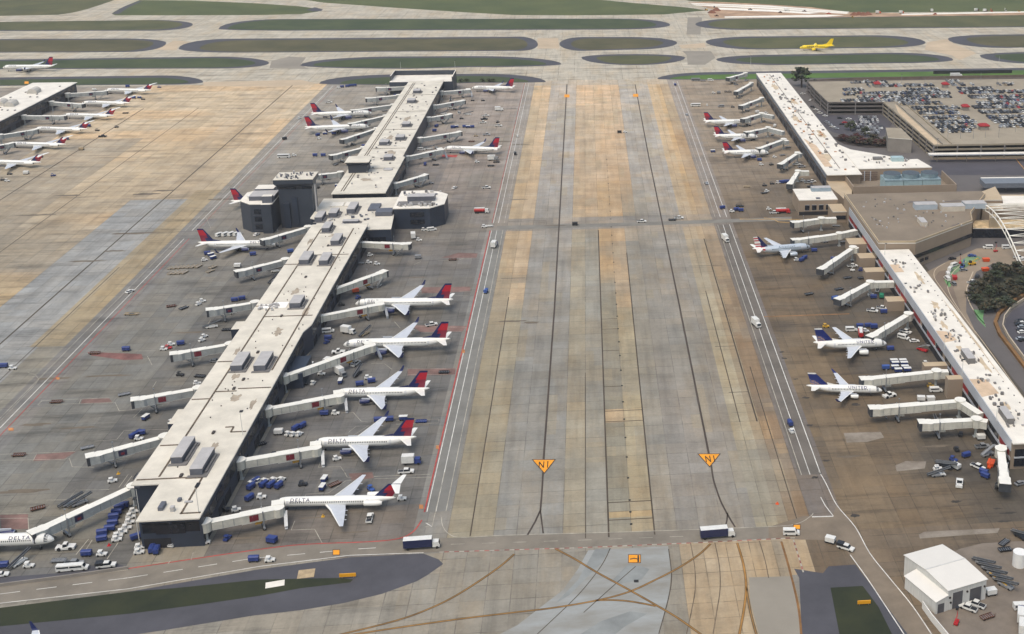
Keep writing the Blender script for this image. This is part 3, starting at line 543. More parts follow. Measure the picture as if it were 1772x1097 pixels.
# centre link between tower and round-ended block
Cn, cx_, cy_ = building('concourse_hub', 'lower flat hub roof between the dark control tower and the octagonal block', 'terminal', [(-154.4,646.2),(-128.3,646.2),(-128.3,645.2),(-112,645.2),(-114.5,674),(-114.5,705),(-160,705),(-160,668),(-154.4,664)], 8.6, [WALLN], ROOF, lip=.25); CC = (cx_, cy_)
for x0, x1, y0, y1, h in ((-150,-145.6,668,678,2.6),(-141,-136.6,674,688,2.8),(-140,-131.5,656,659.5,1.4),(-156,-152,660,672,2.8)): roof_unit(Cn, CC, x0, x1, y0, y1, 9.05, h)
mb = MB().box(-153,-146,688,696,9.05,9.6,0).box(-145,-142.6,688,696,9.05,9.6,0).box(-130,-124,678,690,9.05,10.2,1).box(-124,-114.6,668,676,9.05,11.6,1)
for i in range(22): mb.cbox(random.uniform(-153,-116), random.uniform(650,676), random.uniform(.5,1.6), random.uniform(.5,1.6), 9.05, 9.05+random.uniform(.4,1.2), random.choice([1,2]))
pieces(mb, 'roof_equipment', [ROOFW, UNITS, UNITT], Cn, CC)
mb = MB().box(-127.5,-115,645,645.15,1,4.2,0); at_c(mb.build('window_band', GLASSD, Cn), CC)
# far half
Bf, bx, by = building('concourse', 'far half of the middle concourse, cream roofed, ending in a wider end block', 'terminal', [(-155.8,709),(-124.4,709),(-124.4,790),(-126,792),(-126.6,1040),(-155.8,1040)], AH, [WALLN], ROOF, lip=.3); BC = (bx, by)
bands(Bf, BC, [(-124.4,711,-124.4,790,1), (-126.2,796,-126.6,1038,1), (-155.8,712,-155.8,1038,-1)])
seam(Bf, BC, [(-151.3,712,-151.3,1034), (-149.8,712,-149.8,1034)]+[(-149,y,-127,y) for y in (762,812,866,925,985)], AZ, .5)
for x0, x1, yf, yb in ((655.7,671,246,238),(684,698,237.5,230),(663.4,677.4,272,264),(695.3,708,214.5,208),(704,717,173.6,167),(714.5,726,157,150.6)):
    hz = AZ+2.2; a = g(x0, yf, hz); b = g(x1, yf, hz); c = g(x0, yb, hz); roof_unit(Bf, BC, a[0], b[0], a[1], a[1]+8, AZ, 2.2)
a = g(607, 290, AZ); b = g(644, 290, AZ)
mb = MB().box(a[0]+1, b[0]-1, 752, 764, AZ, AZ+5, 0).prism(rect(a[0], 751, b[0], 765), AZ+5, AZ+5.1, 0)
mb.ring([[(a[0]+1,752,AZ+5),(b[0]-1,752,AZ+5),(b[0]-1,764,AZ+5),(a[0]+1,764,AZ+5)],[(a[0]-.6,750.4,AZ+7.2),(b[0]+.6,750.4,AZ+7.2),(b[0]+.6,765.6,AZ+7.2),(a[0]-.6,765.6,AZ+7.2)]], 0); mb.box(a[0]-.7,b[0]+.7,750.3,765.7,AZ+7.2,AZ+7.5,1)
at_c(mb.build('penthouse', [WALLD, ROOF], Bf), BC)
mb = MB()
for i in range(70): mb.cbox(random.uniform(-148,-128), random.uniform(715,1030), random.uniform(.5,1.5), random.uniform(.6,1.8), AZ, AZ+random.uniform(.3,1.1), random.choice([0,0,1]))
mb.cyl((-130.5,758,AZ),(-130.5,758,AZ+.6),3,14,1)
pieces(mb, 'roof_equipment', [GEAR_PAD_SHADE, UNITT], Bf, BC)
mb = MB().prism(rect(-172.6,1040.2,-118.7,1071), 0, AH, 0, 1); 
for P in (rect(-172.6,1070.3,-118.7,1071), rect(-172.6,1046,-171.9,1070.2), rect(-119.4,1040.2,-118.7,1070.2)): mb.prism(P, AH+.02, AH+4.2, 0, 1)
at_c(mb.build('end_block', [WALLD, ROOFW], Bf), BC)
# control tower group
TW, tx, ty = building('control_tower', 'dark square ramp control tower with flared top and cream flat roof', 'tower', rect(-179.2,679.5,-160.6,691.6), 26, [WALLD], ROOF, lip=.1); TC = (tx, ty)
mb = MB().ring([[(-179.4,679.3,24.6),(-160.4,679.3,24.6),(-160.4,691.8,24.6),(-179.4,691.8,24.6)],[(-181.2,677.8,26.6),(-159.2,677.8,26.6),(-159.2,693.4,26.6),(-181.2,693.4,26.6)],[(-181.2,677.8,29),(-159.2,677.8,29),(-159.2,693.4,29),(-181.2,693.4,29)]], 0); mb.box(-181.3,-159.1,677.7,693.5,29,29.3,1)
at_c(mb.build('control_cab', [WALLD, ROOF], TW), TC)
mb = MB().box(-179.5,-160.3,679.2,679.48,23.2,24.5,0); at_c(mb.build('window_band', GLASSD, TW), TC)
mb = MB()
for i in range(34): mb.cbox(random.uniform(-180,-161), random.uniform(679,692), random.uniform(.3,1), random.uniform(.3,1.2), 29.3, 29.3+random.uniform(.4,1.8), random.choice([0,1]))
pieces(mb, 'roof_antenna', [UNITS, UNITT], TW, TC)
mb = MB().cyl((-158.6,679,0),(-158.6,679,26),.5,8,0).box(-172,-169,678.9,679.45,2,18,1).box(-177,-173.5,678.3,679.45,0,15,1); pieces(mb, 'pipe_shaft', [UNITT, WALLN], TW, TC)
OC, ox, oy = building('octagon_block', 'dark octagonal block attached to the left of the control tower', 'terminal', [(-200.8,679.3),(-193.6,672),(-181.4,671.6),(-181.4,699.6),(-195,700.5),(-200.8,695)], 16.6, [WALLD], ROOFW, lip=.2); OCc = (ox, oy)
mb = MB().box(-195.5,-181.5,678,690,17.05,19.6,0,1).box(-195.2,-184.6,690.2,699,17.05,20.4,0,2).box(-187,-181.5,673,676.8,17.05,21,0,2).cyl((-196.5,683,17.05),(-196.5,683,19),1.3,10,3)
pieces(mb, 'roof_equipment', [UNITS, UNITT, ROOFW, M('tank_white', (226,226,222), .4, .05)], OC, OCc)
mb = MB()
for za in (2.2, 6.8, 11.4): mb.box(-191.5,-187,671.3,671.9,za,za+2.4,0).box(-192.4,-182,671.55,671.65,za-1.2,za-.9,1)
pieces(mb, 'window_band', [GLASSD, UNITS], OC, OCc)
mb = MB().box(-187,-181.6,669.4,671.6,0,17.2,0,1); at_c(mb.build('stair_shaft', [WALLD, ROOFW], OC), OCc)
OE, ex, ey = building('octagon_block', 'dark octagonal block with white rimmed roof to the right of the hub', 'terminal', [(-114.3,671.2),(-93.8,670.6),(-86.3,678.1),(-86.3,697),(-91.5,702.4),(-98.4,705.7),(-114.3,705.7)], 12.2, [WALLN], ROOFW, lip=.25); OEc = (ex, ey)
mb = MB().box(-108,-92.4,683.5,690,12.65,15.6,0,1).box(-113,-94,676,683.4,12.65,13,2)
for i in range(40): mb.cbox(random.uniform(-112,-90), random.choice([random.uniform(692,703), random.uniform(673,679)]), random.uniform(.5,2), random.uniform(.5,1.8), 12.65, 12.65+random.uniform(.5,1.8), random.choice([0,1,1,2]))
pieces(mb, 'roof_equipment', [UNITS, UNITT, GEAR_PAD_SHADE], OE, OEc)
mb = MB()
for za in (3.2, 7.6): mb.box(-105,-97,670.2,670.75,za,za+2.4,0)
pieces(mb, 'window_band', GLASSD, OE, OEc)
# ---- right-hand concourse
T1, t1x, t1y = building('concourse', 'near half of the right-hand concourse, white roof and grey fascia over red stripe', 'terminal', rect(149.3,375,165.6,581), 10.6, [TANW], ROOFW, lip=.1); TCc = (t1x, t1y)
mb = MB().box(148.95,149.28,375.3,655,7.2,11.6,0,0); at_c(mb.build('fascia', GREYW, T1), TCc)
mb = MB(); y = 377.
while y < 655:
    mb.box(149.05,149.28,y,y+random.choice([8,10,12]),4.6,7.16,0 if random.random() < .6 else 1); y += 12.2
pieces(mb, 'striped_window_band', [REDW_, GLASSD], T1, TCc)
mb = MB().box(149.0,149.28,375.3,655,3.4,4.55,0).box(149.1,149.28,375.3,655,0,3.38,1); pieces(mb, 'base_band', [GREYW, VOID], T1, TCc)
mb = MB().box(150.6,164.6,374.6,374.98,5.2,8.0,0).box(150.6,164.6,374.6,374.98,1.2,4.2,0).box(150.4,164.8,374.5,374.97,4.5,5.1,1); pieces(mb, 'end_window', [GLASSD, GREYW], T1, TCc)
TZ = 11.05
for x0, x1, y0, y1 in ((151.8,154.6,388,398),(153.4,156.6,441,451)): roof_unit(T1, TCc, x0, x1, y0, y1, TZ, 2.4, False, GEAR_PAD_SHADE)
mb = MB(); mt = MB()
for (yy, n) in ((560,14),(528,10),(493,16),(470,18),(447,22),(425,10),(410,9),(392,16)):
    for i in range(n): mb.cbox(random.uniform(151.5,159), yy+random.uniform(-7,7), random.uniform(.3,1.2), random.uniform(.3,1.6), TZ, TZ+random.uniform(.3,1.3), random.choice([0,0,1]))
for yy in np.arange(380, 575, 6.2): mb.cbox(162.6+random.uniform(-.2,.2), yy, .45, .45, TZ, TZ+.3, 0)
pieces(mb, 'roof_equipment', [GEAR_PAD_SHADE, UNITT], T1, TCc)
mb = MB().prism([(149.6,463),(156,465),(155.5,474),(149.6,476)], TZ, TZ+.06, 0).prism([(149.7,411),(157.5,413.5),(156.5,426),(149.7,427)], TZ, TZ+.06, 0).prism([(149.6,549),(154.5,549),(154.5,560),(149.6,560)], TZ, TZ+.06, 0); pieces(mb, 'roof_patch', M('worn_tan_roof', (204,180,152), .9, .15, .2), T1, TCc)
T2, t2x, t2y = building('concourse', 'far half of the right-hand concourse with bright roof and dark left wall', 'terminal', rect(150,729,172.4,1056), 10.6, [WALLD], ROOFW, lip=.25); T2c = (t2x, t2y)
bands(T2, T2c, [(150,732,150,1054,-1)], 10.6)
at_c(MB().box(150,172.4,728.6,728.98,0,10.5,0).build('end_wall', TANW, T2), T2c)
mb = MB().box(149.6,149.92,729,1056,8.0,10.4,0); at_c(mb.build('fascia', M('grey_dark_fascia', (116,122,132), .6, .1, .2), T2), T2c)
mb = MB()
for i in range(120): mb.cbox(random.uniform(151.5,171), random.uniform(735,1050), random.uniform(.6,2.2), random.uniform(.6,2), TZ, TZ+random.uniform(.3,1.2), random.choice([0,0,1,2]))
pieces(mb, 'roof_equipment', [GEAR_PAD_SHADE, UNITT, M('rust_tan', (186,140,104), .9, .2)], T2, T2c)
mb = MB().prism([(152,745),(157,745),(156.5,800),(151,820)], TZ, TZ+.06, 0).box(160.8,161.2,740,1052,TZ,TZ+.14,1); pieces(mb, 'roof_patch', [M('worn_tan_roof', (204,180,152)), SEAM], T2, T2c)
mb = MB().prism([(150,728.9),(162.2,728.9),(162.2,707),(160.5,700),(160.5,672),(155,672),(152,700),(150,712)], 0, 6.2, 0, 1); pieces(mb, 'annexe', [TANW, TANL], T2, T2c)
# tan terminal block
def px_building(name, label, cat, pts, h, wall, roof, lip=.15): return building(name, label, cat, gl(pts, h), h, wall, roof, lip=lip)
K, kx, ky = building('terminal_block', 'large tan terminal block with angled corner and flat gravelly roof', 'terminal', [(149.5,668),(149.5,584),(169.2,582.5),(210.4,614.8),(214,629),(234,664),(234,672),(149.5,672)], 14, [TANW], TILE, lip=.1); KC = (kx, ky)
def edge(pts, z0, z1, w, mat, par, c, name):
    mb = MB()
    for p, q in zip(pts, pts[1:]): mb.beam((p[0], p[1], z0), (q[0], q[1], z0), w, z1-z0, 0)
    return at_c(mb.build(name, mat, par), c)
edge([(149.6,671.5),(149.6,584.2),(169.1,582.7),(210.2,614.9),(213.8,629.1),(233.6,664)], 14.47, 15.5, .5, TANL, K, KC, 'parapet')
edge([(149.3,583.8),(169.3,582.2),(210.7,614.6)], 5.6, 7.6, .5, GLASSD, K, KC, 'window_band')
mb = MB()
for x0, x1, y0, y1, h, m in ((184,197,638,644,3,1),(198.5,212,633.5,640,3,0),(213,226,637.5,644,3,1),(179.5,183,609,618,2.2,0)):
    mb2 = MB().box(x0,x1,y0,y1,14.45,14.45+h,0); mb2.box(x0-.05,x1+.05,y0-.05,y1+.05,14.45+h,14.6+h,1); at_c(mb2.build('rooftop_unit', [M('unit_pale_blue', (168,180,190), .5, .08, .4) if m else M('unit_beige', (198,190,176), .6, .1, .4), UNITT], K), KC)
for i in range(50): mb.cbox(random.uniform(155,205), random.uniform(605,662), random.uniform(.4,1.2), random.uniform(.4,1.4), 14.45, 14.45+random.uniform(.3,1), random.choice([0,1]))
for x0, x1, y0, y1 in ((183,200,652,655),(205,224,652,654),(196,203,608,610.5),(172,176,632,634)): mb.prism([(x0,y0),(x1,y0+.5),(x1-1,y1),(x0+2,y1)], 14.46, 14.5, 2)
pieces(mb, 'roof_equipment', [GEAR_PAD_SHADE, UNITT, M('roof_puddle', (104,92,84), .5, .2)], K, KC)
fx, fy = (210.4,614.8), (214,629)
ad = MB(); d = np.array(fy)-np.array(fx); L = np.linalg.norm(d); d /= L; nn = np.array([d[1], -d[0]])
def quad(mb, s0, s1, z0, z1, off, m): 
    a = np.array(fx)+d*s0+nn*off; b = np.array(fx)+d*s1+nn*off
    a2 = np.array(fx)+d*s0-nn*.1; b2 = np.array(fx)+d*s1-nn*.1
    mb.add([(*a, z0), (*b, z0), (*b, z1), (*a, z1), (*a2, z0), (*b2, z0), (*b2, z1), (*a2, z1)], [(0,1,2,3),(4,7,6,5),(3,2,6,7),(0,4,5,1),(0,3,7,4),(1,5,6,2)], m)
quad(ad, 1, L-1, 1.2, 13, .12, 0); quad(ad, 2.2, L-2.2, 2.6, 12, .2, 1); quad(ad, 6, 8.2, 3.2, 10.5, .26, 2); quad(ad, 3.6, 11, 2.8, 5, .27, 3)
at_c(ad.build('banner', [TANL, M('banner_grey', (112,104,100), .6, .2, .4), M('banner_dark', (56,50,52), .6, .2, .4), M('banner_slate', (84,92,104), .6, .2)], K), KC)
mb = MB()
for s in (.12, .2): 
    a = np.array((169.2,582.5)); b = np.array((210.4,614.8)); q = a+(b-a)*s; mb.beam((q[0]-.9,q[1]-.9,2.4), (q[0]+1.2,q[1]+.75,2.4), .5, 1.6, 0)
pieces(mb, 'window', GLASSD, K, KC)
# cooling yard
Y_, yx, yy_ = building('cooling_yard', 'walled rooftop yard holding three blue cooling towers beside the white roof', 'terminal', rect(162.3,702.5,228.5,736), 3.5, [TANW], TILE, lip=.02); YC = (yx, yy_)
edge([(162.4,736),(162.4,703),(228.3,702.6),(228.3,735)], 0, 9.6, .6, TANW, Y_, YC, 'yard_wall')
mb = MB()
for k in range(5): mb.box(163.2,185,734.2,734.6,4+k*1.3,4.7+k*1.3,0)
for x in (168.5,176,180): mb.box(x,x+.5,733.6,734.1,3.95,10.5,1)
pieces(mb, 'louvre', [M('brown_louvre', (112,96,84), .7, .1), GREYW], Y_, YC)
for k in range(3):
    x0 = 183+k*12.2; o = MB().box(x0,x0+11.8,706,719,3.95,12.4,0,1); o.cyl((x0+5.9,712.5,12.4),(x0+5.9,712.5,15.2),5.2,18,1,5.6,2); o.cyl((x0+5.9,712.5,15.2),(x0+5.9,712.5,15.25),4.9,18,2)
    o.box(x0-.1,x0+11.9,705.85,706,11.6,12.4,1); at_c(o.build('cooling_tower', [M('cooling_blue', (160,184,188), .6, .12, .4), M('cooling_blue_grey', (132,152,160), .6, .15, .5), M('fan_dark', (76,86,94), .6, .2)], Y_), YC)
W2, wx, wy = building('terminal_block', 'white flat roofed block between the cooling yard and the far concourse', 'terminal', [(172.6,737),(222,737),(218,758),(207,757),(199,768),(178,786),(172.6,800)], 11, [TANW], ROOFW, lip=.1); WC = (wx, wy)
mb = MB().box(199,207,752,757,11.45,14.2,0,0).box(188,194,757,762,11.45,12.6,1)
for i in range(24): mb.cbox(random.uniform(176,214), random.uniform(741,764), random.uniform(.5,1.8), random.uniform(.6,2), 11.45, 11.45+random.uniform(.4,1.2), random.choice([1,2]))
pieces(mb, 'roof_equipment', [M('cooling_blue', (160,184,188)), GEAR_PAD_SHADE, UNITT], W2, WC)
# small two-storey block with four windows
S, sx_, sy_ = building('operations_block', 'small tan two-storey block with four square windows and white roof', 'building', rect(123.4,677.8,146.9,701), 9.2, [TANW], ROOFW, lip=.1); SCn = (sx_, sy_)
for i in range(4):
    x = 127+i*4.3; w_ = at_c(MB().box(x,x+2.7,677.5,677.78,3.2,6.2,0).build('window', GLASSD, S), SCn); MB().box(x-.15,x+2.85,677.6,677.76,3,3.18,0).box(x-.15,x+2.85,677.6,677.76,6.22,6.4,0).build('frame', GREYW, w_)
at_c(MB().box(123.5,146.8,677.4,677.78,0,2.2,0).build('base_band', VOID, S), SCn)
mb = MB().box(134,146,694,699,9.65,12,0,1).box(134,136.5,678.8,680.8,9.65,10.2,2); pieces(mb, 'rooftop_unit', [M('unit_blue_grey', (140,156,168), .5, .1), UNITT, UNITS], S, SCn)
P_, px_, py_ = building('stair_block', 'low tan stair block joining the small block and the big terminal', 'building', rect(141,662,149.2,676.8), 6.5, [TANW], TANL, lip=.1)
at_c(MB().box(143,148.8,661.7,661.98,2,4.4,0).build('window', GLASSD, P_), (px_, py_))
# blocks right of the terminal, roads and canopies at the right edge
for nm, lb, pts, h, wl, rf in (
  ('terminal_block', 'long low tan roofed wing running out of frame on the right', [(1700,362),(1772,362),(1860,362),(1860,338),(1700,338)], 9, TANW, TANL),
  ('terminal_block', 'pale roofed block near the right edge behind the white arch', [(1737,355),(1860,355),(1860,340),(1733,340)], 12, TANW, ROOFW),
  ('terminal_block', 'small tan gabled shed behind the tan terminal roof', [(1700,347),(1735,347),(1722,324),(1690,336)], 13, TANW, TANL),
  ('terminal_block', 'grey cube of a service block with white parapet by the parking deck', [(1537,239),(1578,241.7),(1559,222.5),(1533,222)], 10, CONCD, CONC)):
    px_building(nm, lb, 'building', pts, h, [wl], rf)
def bar(name, label, cat, p, q, h0, h1, w, mats, legs=True, n=5):
    r = empty(name, (p[0], p[1], 0), 0, label, cat); qq = (q[0]-p[0], q[1]-p[1])
    MB().beam((0, 0, h0), (qq[0], qq[1], h0), w, h1-h0, 0, 1).build('roof', mats, r)
    for i in range(n):
        t = (i+.3)/n; MB().cyl((qq[0]*t, qq[1]*t, 0), (qq[0]*t, qq[1]*t, h0-.02), .3, 8).build('column', CONCD, r)
    return r
bar('road_canopy', 'long white canopy over the upper road in front of the parking deck', 'canopy', g(1607,266,6), g(1860,263,6), 5.2, 6, 5, [GREYW, ROOFW]); bar('road_canopy', 'long blue-grey glazed canopy at the right edge behind the terminal', 'canopy', g(1700,313,7), g(1860,311,7), 4, 7, 12, [M('blue_glass_roof', (112,118,126), .4, .12), M('blue_glass_roof', (112,118,126))]); bar('road_canopy', 'thin white canopy strip beyond the blue-grey glazed canopy', 'canopy', g(1698,308,6), g(1860,306,6), 5.2, 6, 3, [GREYW, ROOFW])
gpoly('terminal_road', [(1600,303),(1612,277),(1900,274),(1900,303)], M('dark_road', (74,72,78), .85, .15, .06, detail=8), .03); mark([(1612,275.5),(1900,273)], .5, YELP, .05); mark([(1758,275),(1772,292),(1785,305)], .5, YELP, .05)
# white lattice arch
def arch():
    a = np.array([*g(1769,470,0), 0]); b = np.array([*g(1712,392,0), 10.]); dirn = np.array([24, 40, 0.])
    r = empty('lattice_arch', (a[0], a[1], 0), 0, 'white tubular lattice arch canopy at the right edge of the terminal road', 'canopy'); o = a*[1, 1, 0]
    def pt(t, k, lift=0): 
        x = np.array([226.9, 577., 0.])+np.array([-1.5, 66., 0])*t+np.array([34., 0, 0])*k; return x+np.array([0, 0, 17.*math.sin(math.pi*(.02+.62*t))+lift])-o
    m = M('white_tube', (226,224,214), .5, .05); N = 12
    for k in range(3):
        mb = MB(); 
        for i in range(N):
            mb.cyl(pt(i/N, k), pt((i+1)/N, k), .38, 6); mb.cyl(pt(i/N, k, -3.2 if i else 0), pt((i+1)/N, k, -3.2), .3, 6)
            if i: mb.cyl(pt(i/N, k), pt(i/N, k, -3.2), .18, 5)
        mb.build('arch_rib', m, r)
    mb = MB()
    for i in range(2, N+1):
        for k in range(2):
            mb.cyl(pt(i/N, k), pt(i/N, k+1), .2, 5); mb.cyl(pt(i/N, k), pt((i-1)/N, k+1), .16, 5); mb.cyl(pt((i-1)/N, k), pt(i/N, k+1), .16, 5)
    mb.build('lattice', m, r)
arch()
px_building('arch_pier', 'tan square pier with dark recess beneath the white arch', 'pier', [(1713,377),(1727,376),(1725,371),(1712,372)], 12, [TANL], TANL)
bw = px_building('glazed_entrance', 'dark glazed terminal entrance with tan planter ledge under the white arch', 'terminal', [(1684,396),(1860,396),(1860,380),(1684,382)], 5.5, [GLASSD], M('tan_ledge', (208,184,144), .9, .3, .3))
# ---- parking deck
DH = 10.
DK = [(190.5,1024),(190.5,988.9),(192.1,938.1),(237.7,936),(240.5,797),(430,795),(430,1024)]
D = empty('parking_deck', (240, 800, 0), 0, 'huge three-level concrete parking deck with cars covering its roof', 'parking garage'); DC = (240, 800)
at_c(MB().prism(DK, DH-.5, DH, 0, 0).build('roof_slab', CONC, D), DC)
for zz in (3.2, 6.4): at_c(MB().prism([(p[0]+(.6 if p[0] < 242 else 0), p[1]+(.6 if p[1] < 940 else -.6)) for p in DK], zz-.3, zz, 0).build('floor_slab', CONCD, D), DC)
at_c(MB().prism([(p[0]+(5 if p[0] < 242 else 0), p[1]+(6 if p[1] < 940 else -3)) for p in DK], 0, DH-.52, 0).build('shade_infill', VOID, D), DC)  # near-black block put inside; the shade between floors is its colour
for p, q in zip(DK, DK[1:]+DK[:1]):
    for z0 in (-.0, 3.2, 6.4, 9.5): 
        at_c(MB().beam((*p, z0), (*q, z0), .35, 1.25, 0).build('parapet', M('deck_parapet', (108, 102, 98), .85, .16, .1, detail=8) if min(p[1], q[1]) > 900 else CONC, D), DC)
    L = math.hypot(q[0]-p[0], q[1]-p[1]); n = int(L/17); dx, dy = (q[0]-p[0])/L, (q[1]-p[1])/L
    for i in range(n+1):
        t = i/max(n, 1); at_c(MB().cbox(p[0]+(q[0]-p[0])*t+dy*.12, p[1]+(q[1]-p[1])*t-dx*.12, .8, .8, 0, 10.2, 0).build('column', M('column_pale', (128,124,122), .8, .1), D), DC)
for (px1, py1) in ((1519,152),(1637,153),(1672,192),(1704,226)):
    x, y = g(px1, py1, DH); w_ = 8 if px1 == 1704 else 6
    lo = at_c(MB().cbox(x, y+3, w_-1.4, 5, DH, DH+3, 0).build('lift_lobby', CONCD, D), DC); MB().cbox(x, y+3, w_, 6, DH+3, DH+3.7, 0).ring([[(x-w_/2,y,DH+3.7),(x+w_/2,y,DH+3.7),(x+w_/2,y+6,DH+3.7),(x-w_/2,y+6,DH+3.7)],[(x-w_/4,y+2,DH+5),(x+w_/4,y+2,DH+5),(x+w_/4,y+4,DH+5),(x-w_/4,y+4,DH+5)]], 0).build('red_roof', M('red_roof', (150,24,32), .6, .1), lo)
rp = MB()
for k in range(10):
    a = (247.5, 930-k*13.); b = (247.5, 917-k*13.); rp.beam((a[0],a[1],DH-.6-.0), (b[0],b[1],DH-.6), .3, 1.6, 0)
at_c(MB().box(247.3,247.7,800,930,DH-.6,DH+1,0).build('ramp_wall', CONCD, D), DC)
at_c(MB().box(254,254.4,800,930,DH,DH+.9,0).build('ramp_wall', CONC, D), DC)
at_c(MB().prism([(241,900),(241,800),(246,800),(246,930)], DH+.01, DH+.03, 0).build('ramp_lane', M('ramp_tan', (196,176,146), .9, .15, .1), D), DC)
# ---- left concourse (top-left corner)
Bn, nx_, ny_ = building('concourse', 'pale roofed concourse in the far left corner with jets on its right side', 'terminal', rect(-470,780,-434.6,1053), AH, [WALLN], ROOFW, lip=.3); NC = (nx_, ny_)
bands(Bn, NC, [(-434.6,785,-434.6,1050,1)])
mb = MB()
for (x, y) in ((-452,1010),(-458,966),(-449,962),(-455,900),(-446,860)): mb.cyl((x,y,AZ),(x,y+10,AZ+.9),4,12,0,3.4)
for i in range(30): mb.cbox(random.uniform(-465,-438), random.uniform(800,1045), 1, 1.6, AZ, AZ+.6, 1)
pieces(mb, 'roof_equipment', [M('grey_mound', (190,186,178), .9, .1), GEAR_PAD_SHADE], Bn, NC)
# ---- white hangar in the yard
def hangar():
    c = np.array((95.9, 311.2)); u = np.array((13.4, 4.4)); u /= np.linalg.norm(u); v = np.array((8.2, -18.6)); v /= np.linalg.norm(v)
    def P(a, b, zz): q = c+u*a+v*b; return (float(q[0]-105), float(q[1]-305), zz)
    r = empty('hangar', (105, 305, 0), 0, 'white metal hangar with lean-to and dark roller doors at lower right', 'hangar')
    HW = M('white_metal_wall', (204,204,199), .5, .12, 1.4, streak=(2.5,2.5,.12)); HR = M('white_metal_roof', (214,211,203), .5, .03, .2); W_, Ln = 13.9, 20.6
    L0, L1 = -4.5, Ln-4.5; Lm = (L0+L1)/2
    R = [[P(a, b_, z_) for b_, z_ in ((L0,0),(L0,6.9),(Lm,7.9),(L1,6.9),(L1,0))] for a in (0, W_)]
    MB().ring([q[::-1] for q in R], 0).build('wall', HW, r)
    mb = MB()
    for b0, z0, b1, z1 in ((L0-.3, 6.95, Lm, 8.0), (Lm, 8.0, L1+.3, 6.95)):
        mb.add([P(-.3, b0, z0), P(-.3, b1, z1), P(W_+.3, b1, z1), P(W_+.3, b0, z0), P(-.3, b0, z0+.18), P(-.3, b1, z1+.18), P(W_+.3, b1, z1+.18), P(W_+.3, b0, z0+.18)], [(0,3,2,1),(4,5,6,7),(0,1,5,4),(1,2,6,5),(2,3,7,6),(3,0,4,7)])
    mb.build('roof', HR, r)
    MB().beam(P(-.3, Lm, 8.18), P(W_+.3, Lm, 8.18), .4, .06).build('ridge_cap', M('ridge_grey', (196,196,192), .5, .1, .5), r)
    mb = MB(); sec = [(-4.2, 0), (-4.2, 4.2), (-.02, 5.4), (-.02, 0)]; mb.ring([[P(a, b, z_) for a, z_ in sec] for b in (1.6, Ln-4.4)], 0); ln = mb.build('lean_to', HW, r)
    mb = MB(); mb.add([P(-4.5,1.3,4.25), P(-.02,1.3,5.5), P(-.02,Ln-4.1,5.5), P(-4.5,Ln-4.1,4.25), P(-4.5,1.3,4.4), P(-.02,1.3,5.65), P(-.02,Ln-4.1,5.65), P(-4.5,Ln-4.1,4.4)], [(0,3,2,1),(4,5,6,7),(0,1,5,4),(1,2,6,5),(2,3,7,6),(3,0,4,7)]); mb.build('lean_to_roof', HR, ln)
    for a0, a1, zt in ((-3.5,-1.2,3.2), (1.8,5.3,5.6), (8.0,12.1,5.2)):
        b = Ln-4.5; mb = MB(); mb.add([P(a0,b-.05,.02), P(a1,b-.05,.02), P(a1,b-.05,zt), P(a0,b-.05,zt), P(a0,b+.12,.02), P(a1,b+.12,.02), P(a1,b+.12,zt), P(a0,b+.12,zt)], [(0,1,2,3),(4,7,6,5),(3,2,6,7),(0,4,5,1),(0,3,7,4),(1,5,6,2)]); mb.build('roller_door', M('grey_door', (84,84,88), .5, .15, .6, streak=(1,1,8)), r)
    mb = MB()
    for a, zz in ((.4,4.2),(6.6,4.6),(12.9,4.6),(.8,2.4)): mb.add([P(a,Ln-4.45,zz), P(a+.5,Ln-4.45,zz), P(a+.5,Ln-4.45,zz+.5), P(a,Ln-4.45,zz+.5), P(a,Ln-4.1,zz), P(a+.5,Ln-4.1,zz), P(a+.5,Ln-4.1,zz+.4), P(a,Ln-4.1,zz+.4)], [(0,1,2,3),(4,7,6,5),(3,2,6,7),(0,4,5,1),(0,3,7,4),(1,5,6,2)])
    pieces(mb, 'wall_lamp', BLK, r, (0, 0))
hangar()
def lowwall(name, label, pts, h, w_, mat, cat='wall'):
    P = gl(pts); r = MB()
    for p, q in zip(P, P[1:]): r.beam((p[0]-P[0][0], p[1]-P[0][1], 0), (q[0]-P[0][0], q[1]-P[0][1], 0), w_, h, 0)
    o = r.build(name, mat); o.location = (P[0][0], P[0][1], 0); return tag(o, label, cat)
lowwall('barrier_wall', 'white slanting barrier wall running down beside the hangar yard', [(1596,1052),(1612,1075),(1645,1115)], 2.4, .3, M('white_wall', (214,212,206), .7, .06))
lowwall('retaining_wall', 'low grey retaining wall along the service road in the lower left corner', [(-60,1026),(0,1015),(110,1001),(222,985)], 1.1, .35, CONCD)
gpoly('asphalt_shoulder', [(-60,1020),(-60,1000),(0,999),(100,992),(175,977),(200,975),(222,982),(110,999),(0,1013)], M('asphalt_dark', (74,74,80)), .03)
gpoly('hangar_yard', [(1582,1010),(1600,985),(1660,950),(1700,940),(1790,935),(1800,1120),(1650,1120),(1600,1060)], M('yard_concrete', (122,112,100), .85, .22, .12, detail=9), .03)
tk = empty('storage_tank', (131.9, 316.8, 0), 0, 'white cylindrical tank with open dark top beside the yard', 'tank'); MB().cyl((0,0,0),(0,0,4.8),2.1,20,0).build('shell', M('tank_white', (226,226,222)), tk); MB().cyl((0,0,4.81),(0,0,4.86),1.9,20,0).build('top', M('tank_top', (70,66,64), .7, .2), tk); MB().cyl((0,0,4.82),(0,0,4.95),2.15,20,0).build('rim', M('tank_white', (226,226,222)), tk)
